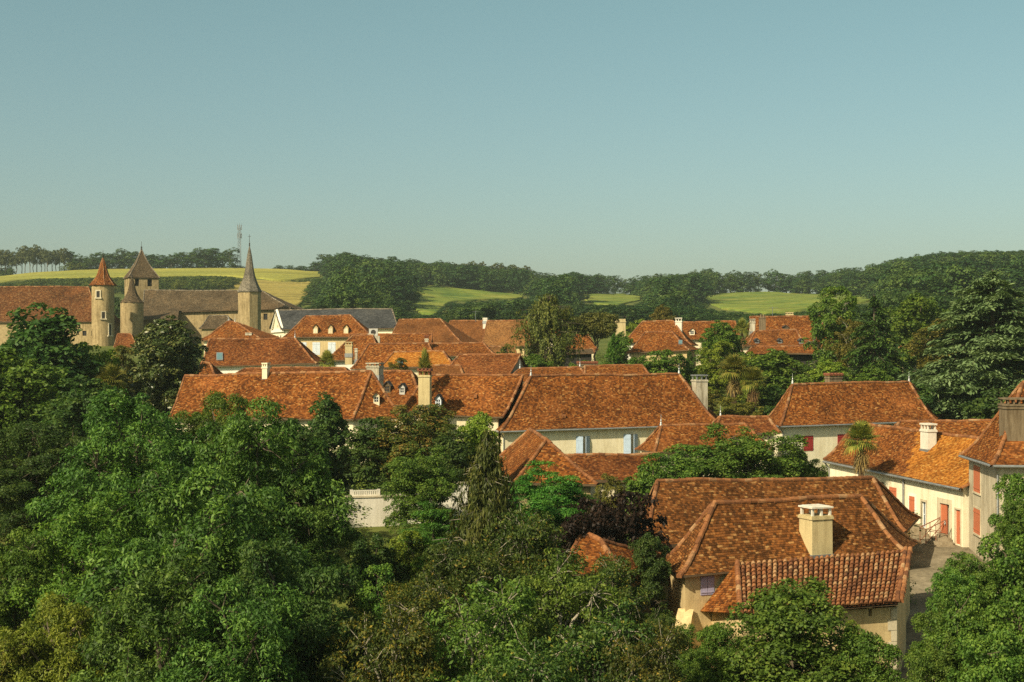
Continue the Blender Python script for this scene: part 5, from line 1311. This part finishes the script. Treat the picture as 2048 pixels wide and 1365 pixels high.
# middle ground
tree('cedar', 1985, 536, 128, 375, "huge blue green cedar with layered drooping branches", 'cedar', "cedar_tree")
tree('spruce', 1748, 588, 150, 185, "dark pointed conifer left of the huge cedar", 'fir', "conifer")
tree('airy', 1672, 582, 160, 150, "airy olive green tree with silver trunk over the porch", 'olive' if False else 'mid', bark='palebark')
tree('airy', 1702, 640, 156, 110, "lower airy tree between the porch and the dark conifer", 'olive', bark='palebark')
tree('mid', 1840, 600, 172, 150, "green tree behind the dark conifer and the cedar", 'mid')
tree('mid', 1900, 640, 160, 160, "olive tree filling in behind the left side of the cedar", 'olive')
tree('birch', 1095, 588, 165, 150, "tall weeping birch in the middle distance", 'birch', "birch_tree")
tree('umbrella', 1190, 629, 168, 105, "umbrella pine with a flat rounded crown", 'pine', "umbrella_pine")
tree('fir', 1228, 666, 152, 84, "small bright green pointed conifer", 'acacia', "conifer")
tree('dense', 1440, 644, 166, 118, "rounded dark green tree before the long dormered roof", 'acacia' if False else 'oak')
tree('airy', 1432, 688, 148, 110, "pale yellow green tree above the tall palms", 'lime')
tree('mid', 1545, 703, 142, 160, "dark green rounded tree left of the clipped hedge", 'mid')
tree('mid', 1500, 712, 146, 90, "lime green shrubby tree right of the tall palms", 'lime')
tree('palm', 1468, 712, 128, 84, "taller of the two palms behind the white chimney", 'palm', "palm_tree", cat="palm")
tree('palm', 1506, 738, 127, 70, "shorter palm leaning out right of the taller palm", 'palm', "palm_tree", cat="palm")
tree('palm', 1484, 640, 172, 40, "distant palm beside the chimneys at the right", 'palm', "palm_tree", cat="palm")
tree('palm', 655, 704, 140, 44, "low palm top between the dark red roof and the yellow house", 'palm', "palm_tree", cat="palm")
tree('palm', 850, 703, 114, 36, "narrow palm with dead skirt rising right behind the tall square chimney", 'palm', "palm_tree", cat="palm")
tree('mid', 1330, 702, 146, 120, "green tree behind the right end of the central ridge", 'mid')
tree('mid', 1282, 715, 148, 90, "green shrub behind the small bright conifer", 'mid', cat="shrub", name="shrub")
tree('dense', 1379, 702, 148, 24, "narrow dark clipped cypress among the shrubs", 'fir', "cypress")
tree('dense', 1660, 722, 140, 120, "clipped hedge above the house with dark red shutters", 'lime', "hedge", cat="hedge")
tree('dense', 1745, 735, 138, 110, "right length of clipped hedge under the dark conifer", 'mid', "hedge", cat="hedge")
tree('airy', 1400, 775, 130, 110, "olive shrub right beside the tall white chimney", 'olive', cat="shrub", name="shrub")
tree('airy', 1480, 800, 125, 140, "brownish shrub below the two tall palms", 'olive', cat="shrub", name="shrub")
tree('mid', 1560, 780, 128, 110, "dark shrub left of the dark red shuttered house roof", 'deep', cat="shrub", name="shrub")
tree('dense', 1325, 612, 215, 74, "round olive tree behind the steep flared roof", 'olive')
tree('mid', 1272, 640, 200, 60, "green tree beside the lone chimney stack", 'lime')
tree('mid', 1244, 666, 176, 50, "green shrub hiding the foot of the lone chimney stack", 'mid', cat="shrub", name="shrub")
tree('airy', 1010, 690, 160, 60, "yellowish shrub at the foot of the birch", 'gold', cat="shrub", name="shrub")
tree('mid', 1060, 715, 152, 110, "dark shrub below the birch", 'mid', cat="shrub", name="shrub")
tree('mid', 1165, 722, 150, 80, "shrub left of the small bright conifer", 'mid', cat="shrub", name="shrub")
tree('airy', 795, 720, 134, 60, "olive shrub growing between the middle roofs", 'olive', cat="shrub", name="shrub", base=-5)
tree('mid', 622, 712, 165, 40, "small green shrub beside the white walled sliver of the dark red roof", 'mid', cat="shrub", name="shrub")
tree('airy', 1690, 745, 136, 80, "thin tree in the hedge below the dark conifer", 'deep')
tree('mid', 1210, 790 - 60, 158, 60, "low shrub under the umbrella pine", 'lime', cat="shrub", name="shrub")
tree('mid', 2000, 780, 112, 200, "dark shrubs below the cedar behind the rust roof", 'deep', cat="shrub", name="shrub")
tree('mid', 1830, 770, 122, 130, "dark shrub at the foot of the cedar", 'deep', cat="shrub", name="shrub")
tree('airy', 1706, 1245, 53.5, 46, "thin young shoot standing in front of the ochre lean-to wall", 'lime', "sapling", cat="sapling")

# crest trees against the sky
SKX = [-60, 0, 60, 140, 160, 200, 240, 330, 370, 420, 465, 474, 500, 560, 625, 636, 660, 690, 740, 820, 900, 960, 1050, 1075, 1100, 1160, 1250, 1330, 1420, 1500, 1640, 1720, 1800, 1880, 2048, 2120]
SKY = [508, 504, 494, 498, 514, 502, 500, 508, 500, 491, 500, 537, 536, 533, 530, 515, 504, 500, 512, 519, 521, 527, 533, 546, 549, 541, 555, 547, 537, 545, 541, 535, 512, 500, 495, 495]
rr = random.Random(5); px = -50
while px < 2110:
    D = 728 + rr.uniform(-6, 6); x = D * (px - CX) / F; gy = HY - F * (ground(x, D) - CZ) / D
    tp = float(np.interp(px, SKX, SKY)) + rr.uniform(-3, 7)
    pine = px < 145 or 875 < px < 1062
    low = 472 <= px <= 628
    if px > 1060 and rr.random() < .12: px += 8; continue
    if low and px < 545 and rr.random() < .75: px += 16; continue
    wpx = rr.uniform(36, 58) if not pine else rr.uniform(28, 42)
    if low: wpx = rr.uniform(16, 28)
    if px > 1740: tp += 6
    hpx = max(gy - tp, 8)
    lab, grp = (("tall bare stemmed pine on the crest above the left crop field", "pines on the left crest") if px < 145 else ("bare stemmed pine on the skyline above the middle meadow", "pines on the middle crest") if pine else
                ("leafy tree on the crest between the left pines and the mast", "leafy trees on the left crest") if px < 470 else ("low bush of the hedge line right of the mast on the crest", "crest hedge bushes") if low else
                ("leafy skyline tree on the wooded knoll left of the middle pines", "leafy trees on the middle knoll") if px < 875 else ("leafy skyline tree right of the middle pines", "leafy trees on the right crest"))
    tree('farpine' if pine else 'far', px, tp, D, wpx, lab, 'farpine' if pine else 'far', "pine_tree" if pine else "hill_tree", grp, cat="tree")
    px += wpx * rr.uniform(.26, .44) * (.7 if px < 470 else 1)

# the wooded hillsides read as one mass
def far_arrays(key):
    o = []
    for tk, me in PROTO[key]:
        a = np.empty(len(me.vertices) * 3, np.float32); me.vertices.foreach_get("co", a); t = np.empty(len(me.vertices), np.float32); me.attributes["tint"].data.foreach_get("value", t); o.append((a.reshape(-1, 3), t[::4]))
    return o
FA = far_arrays('wood') + far_arrays('far')
def wood(name, label, n, pxr, dr, hr, wr, leaf, seed, ok, cell=7.0):
    rng = np.random.default_rng(seed); Vs, Ts = [], []; cells = {}
    for i in range(n):
        D = math.sqrt(rng.uniform(dr[0] ** 2, dr[1] ** 2)); px = rng.uniform(*pxr); x = D * (px - CX) / F; gz_ = ground(x, D); gy = HY - F * (gz_ - CZ) / D
        h_ = rng.uniform(*hr); w_ = h_ * rng.uniform(*wr)
        key = (int(x / cell), int(D / cell))
        if key in cells or not ok(px, gy, D): continue
        hp, wp = h_ * F / D, w_ * F / D * .4
        if in_field(px, gy, wp * .6): continue
        lim = 1.0; wq = w_ * F / D * .5
        for p_, _t, b_ in FIELDS:                       # trees below a field stay low enough to leave it in view
            for q in (-wq, 0, wq):
                if p_[0] < px + q < p_[-1]:
                    bt = float(np.interp(px + q, p_, b_)) - 2
                    if gy > bt - 1 and gy - hp < bt: lim = min(lim, max(0.0, (gy - bt) / hp))
        if lim < .12: continue
        if lim < 1: h_ *= lim; hp *= lim; w_ = min(w_, h_ * 1.8)
        top_ = float(np.interp(px, SKX, SKY)) + 4
        if gy - hp < top_:
            f_ = (gy - top_) / hp
            if f_ < .25: continue
            h_ *= f_
        cells[key] = 1
        V, T = FA[rng.integers(len(FA))]; a = rng.uniform(0, 6.28); c, s = math.cos(a), math.sin(a); Rm = np.array(((c, -s, 0), (s, c, 0), (0, 0, 1.0)))
        Vs.append((V @ Rm.T) * np.array((w_ / 8, w_ / 8, h_ / 10)) + np.array((x, D, gz_ - .05 * h_))); Ts.append(np.clip(T * .6 + rng.uniform(-.25, .6), 0, 1))
    me = quads_mesh(name, np.concatenate(Vs), np.concatenate(Ts)); o = link_mesh(name, me, None, LM[leaf]); tag(o, label, "wood", kind="stuff")
wood("hillside_wood", "dense dark wood covering the hills behind the village", 9000, (560, 2150), (345, 720), (6, 17), (.75, 1.3), 'far', 3,
     lambda px, gy, D: px > 585 + max(0, (640 - gy)) * .55 - max(0, 560 - gy) * .2, 8.2)
wood("hedge_scrub", "band of green scrub below the left crop field", 3500, (-150, 640), (560, 700), (3, 6), (1.1, 1.6), 'scrub', 4, lambda px, gy, D: (px < 470 or gy > 562) and gy > 553, 5.0)
wood("hillside_wood", "bushy growth behind the church and slate roof", 1600, (-150, 1250), (335, 420), (5, 9), (.9, 1.3), 'far', 6, lambda px, gy, D: gy > 618 and (px > 560 or px < 420))

wood("hillside_wood", "trees filling the slope behind the cedar and the right hand houses", 1500, (1590, 2300), (205, 345), (7, 11), (.9, 1.15), 'far', 9, lambda px, gy, D: not any(abs(f[0][0] - D * (px - CX) / F) < 14 and abs(f[0][1] - D) < 14 for f in FOOT), 6.5)
wood("hedge_scrub", "low scrub at the feet of the left crest pines", 2500, (-150, 470), (722, 745), (2.5, 5), (1.1, 1.6), 'scrub', 10, lambda px, gy, D: True, 3.5)

# low growth between the near trees
def inpoly(p, poly):
    c = False; j = len(poly) - 1
    for i in range(len(poly)):
        if (poly[i][1] > p[1]) != (poly[j][1] > p[1]) and p[0] < (poly[j][0] - poly[i][0]) * (p[1] - poly[i][1]) / (poly[j][1] - poly[i][1]) + poly[i][0]: c = not c
        j = i
    return c
def undergrowth():
    rng = np.random.default_rng(8); Vs, Ts = [], []
    a = np.empty(len(PROTO['mid'][0][1].vertices) * 3, np.float32); PROTO['mid'][0][1].vertices.foreach_get("co", a); V0 = a.reshape(-1, 4, 3)
    V0 = V0[rng.random(len(V0)) < .03]; V0 = (V0 - V0.mean(1, keepdims=True)) * 1.6 + V0.mean(1, keepdims=True); V0 = V0.reshape(-1, 3)
    for i in range(1500):
        D = rng.uniform(36, 190); px = rng.uniform(-250, 2250); x = D * (px - CX) / F
        if px > 1790 and 50 < D < 108 and abs(x - np.interp(D, [38, 55, 70, 77, 100], [13, 18, 22, 22, 20])) < 7: continue
        if any(inpoly((x, D), f) for f in FOOT): continue
        if 50 < D < 60 and 7 < x < 18: continue
        if 60 < D < 76 and 740 < px < 900: h_ = rng.uniform(.5, 1.0)
        else: h_ = rng.uniform(1.0, 2.6)
        w_ = h_ * rng.uniform(1.0, 1.8); an = rng.uniform(0, 6.28); c, s = math.cos(an), math.sin(an); Rm = np.array(((c, -s, 0), (s, c, 0), (0, 0, 1.0)))
        Vs.append((V0 @ Rm.T) * np.array((w_ / 8, w_ / 8, h_ / 9)) + np.array((x, D, ground(x, D) - .15 * h_))); Ts.append(np.clip(rng.random(len(V0) // 4) * .7 + rng.uniform(0, .3), 0, 1))
    me = quads_mesh("undergrowth", np.concatenate(Vs), np.concatenate(Ts)); o = link_mesh("undergrowth", me, None, LM['scrub']); tag(o, "low green undergrowth between the village trees", "undergrowth", kind="stuff")
undergrowth()

# ------------------------------------------------------------------ air
hb = MB(); hb.box((0, 3040), (1, 0), (0, 1), 9500, 3060, CZ - 78, CZ + 82)
hm_ = bpy.data.materials.new("haze"); hm_.use_nodes = True; ht = hm_.node_tree; ht.nodes.clear()
ho = ht.nodes.new("ShaderNodeOutputMaterial"); hv = ht.nodes.new("ShaderNodeVolumePrincipled")
hv.inputs["Color"].default_value = (0.74, 0.88, 0.80, 1); hv.inputs["Density"].default_value = 0.00018; hv.inputs["Anisotropy"].default_value = 0.2
ht.links.new(hv.outputs[0], ho.inputs["Volume"])
hz_ = hb.build("haze", hm_); tag(hz_, "thin summer haze in the air over the village", "haze", kind="stuff")
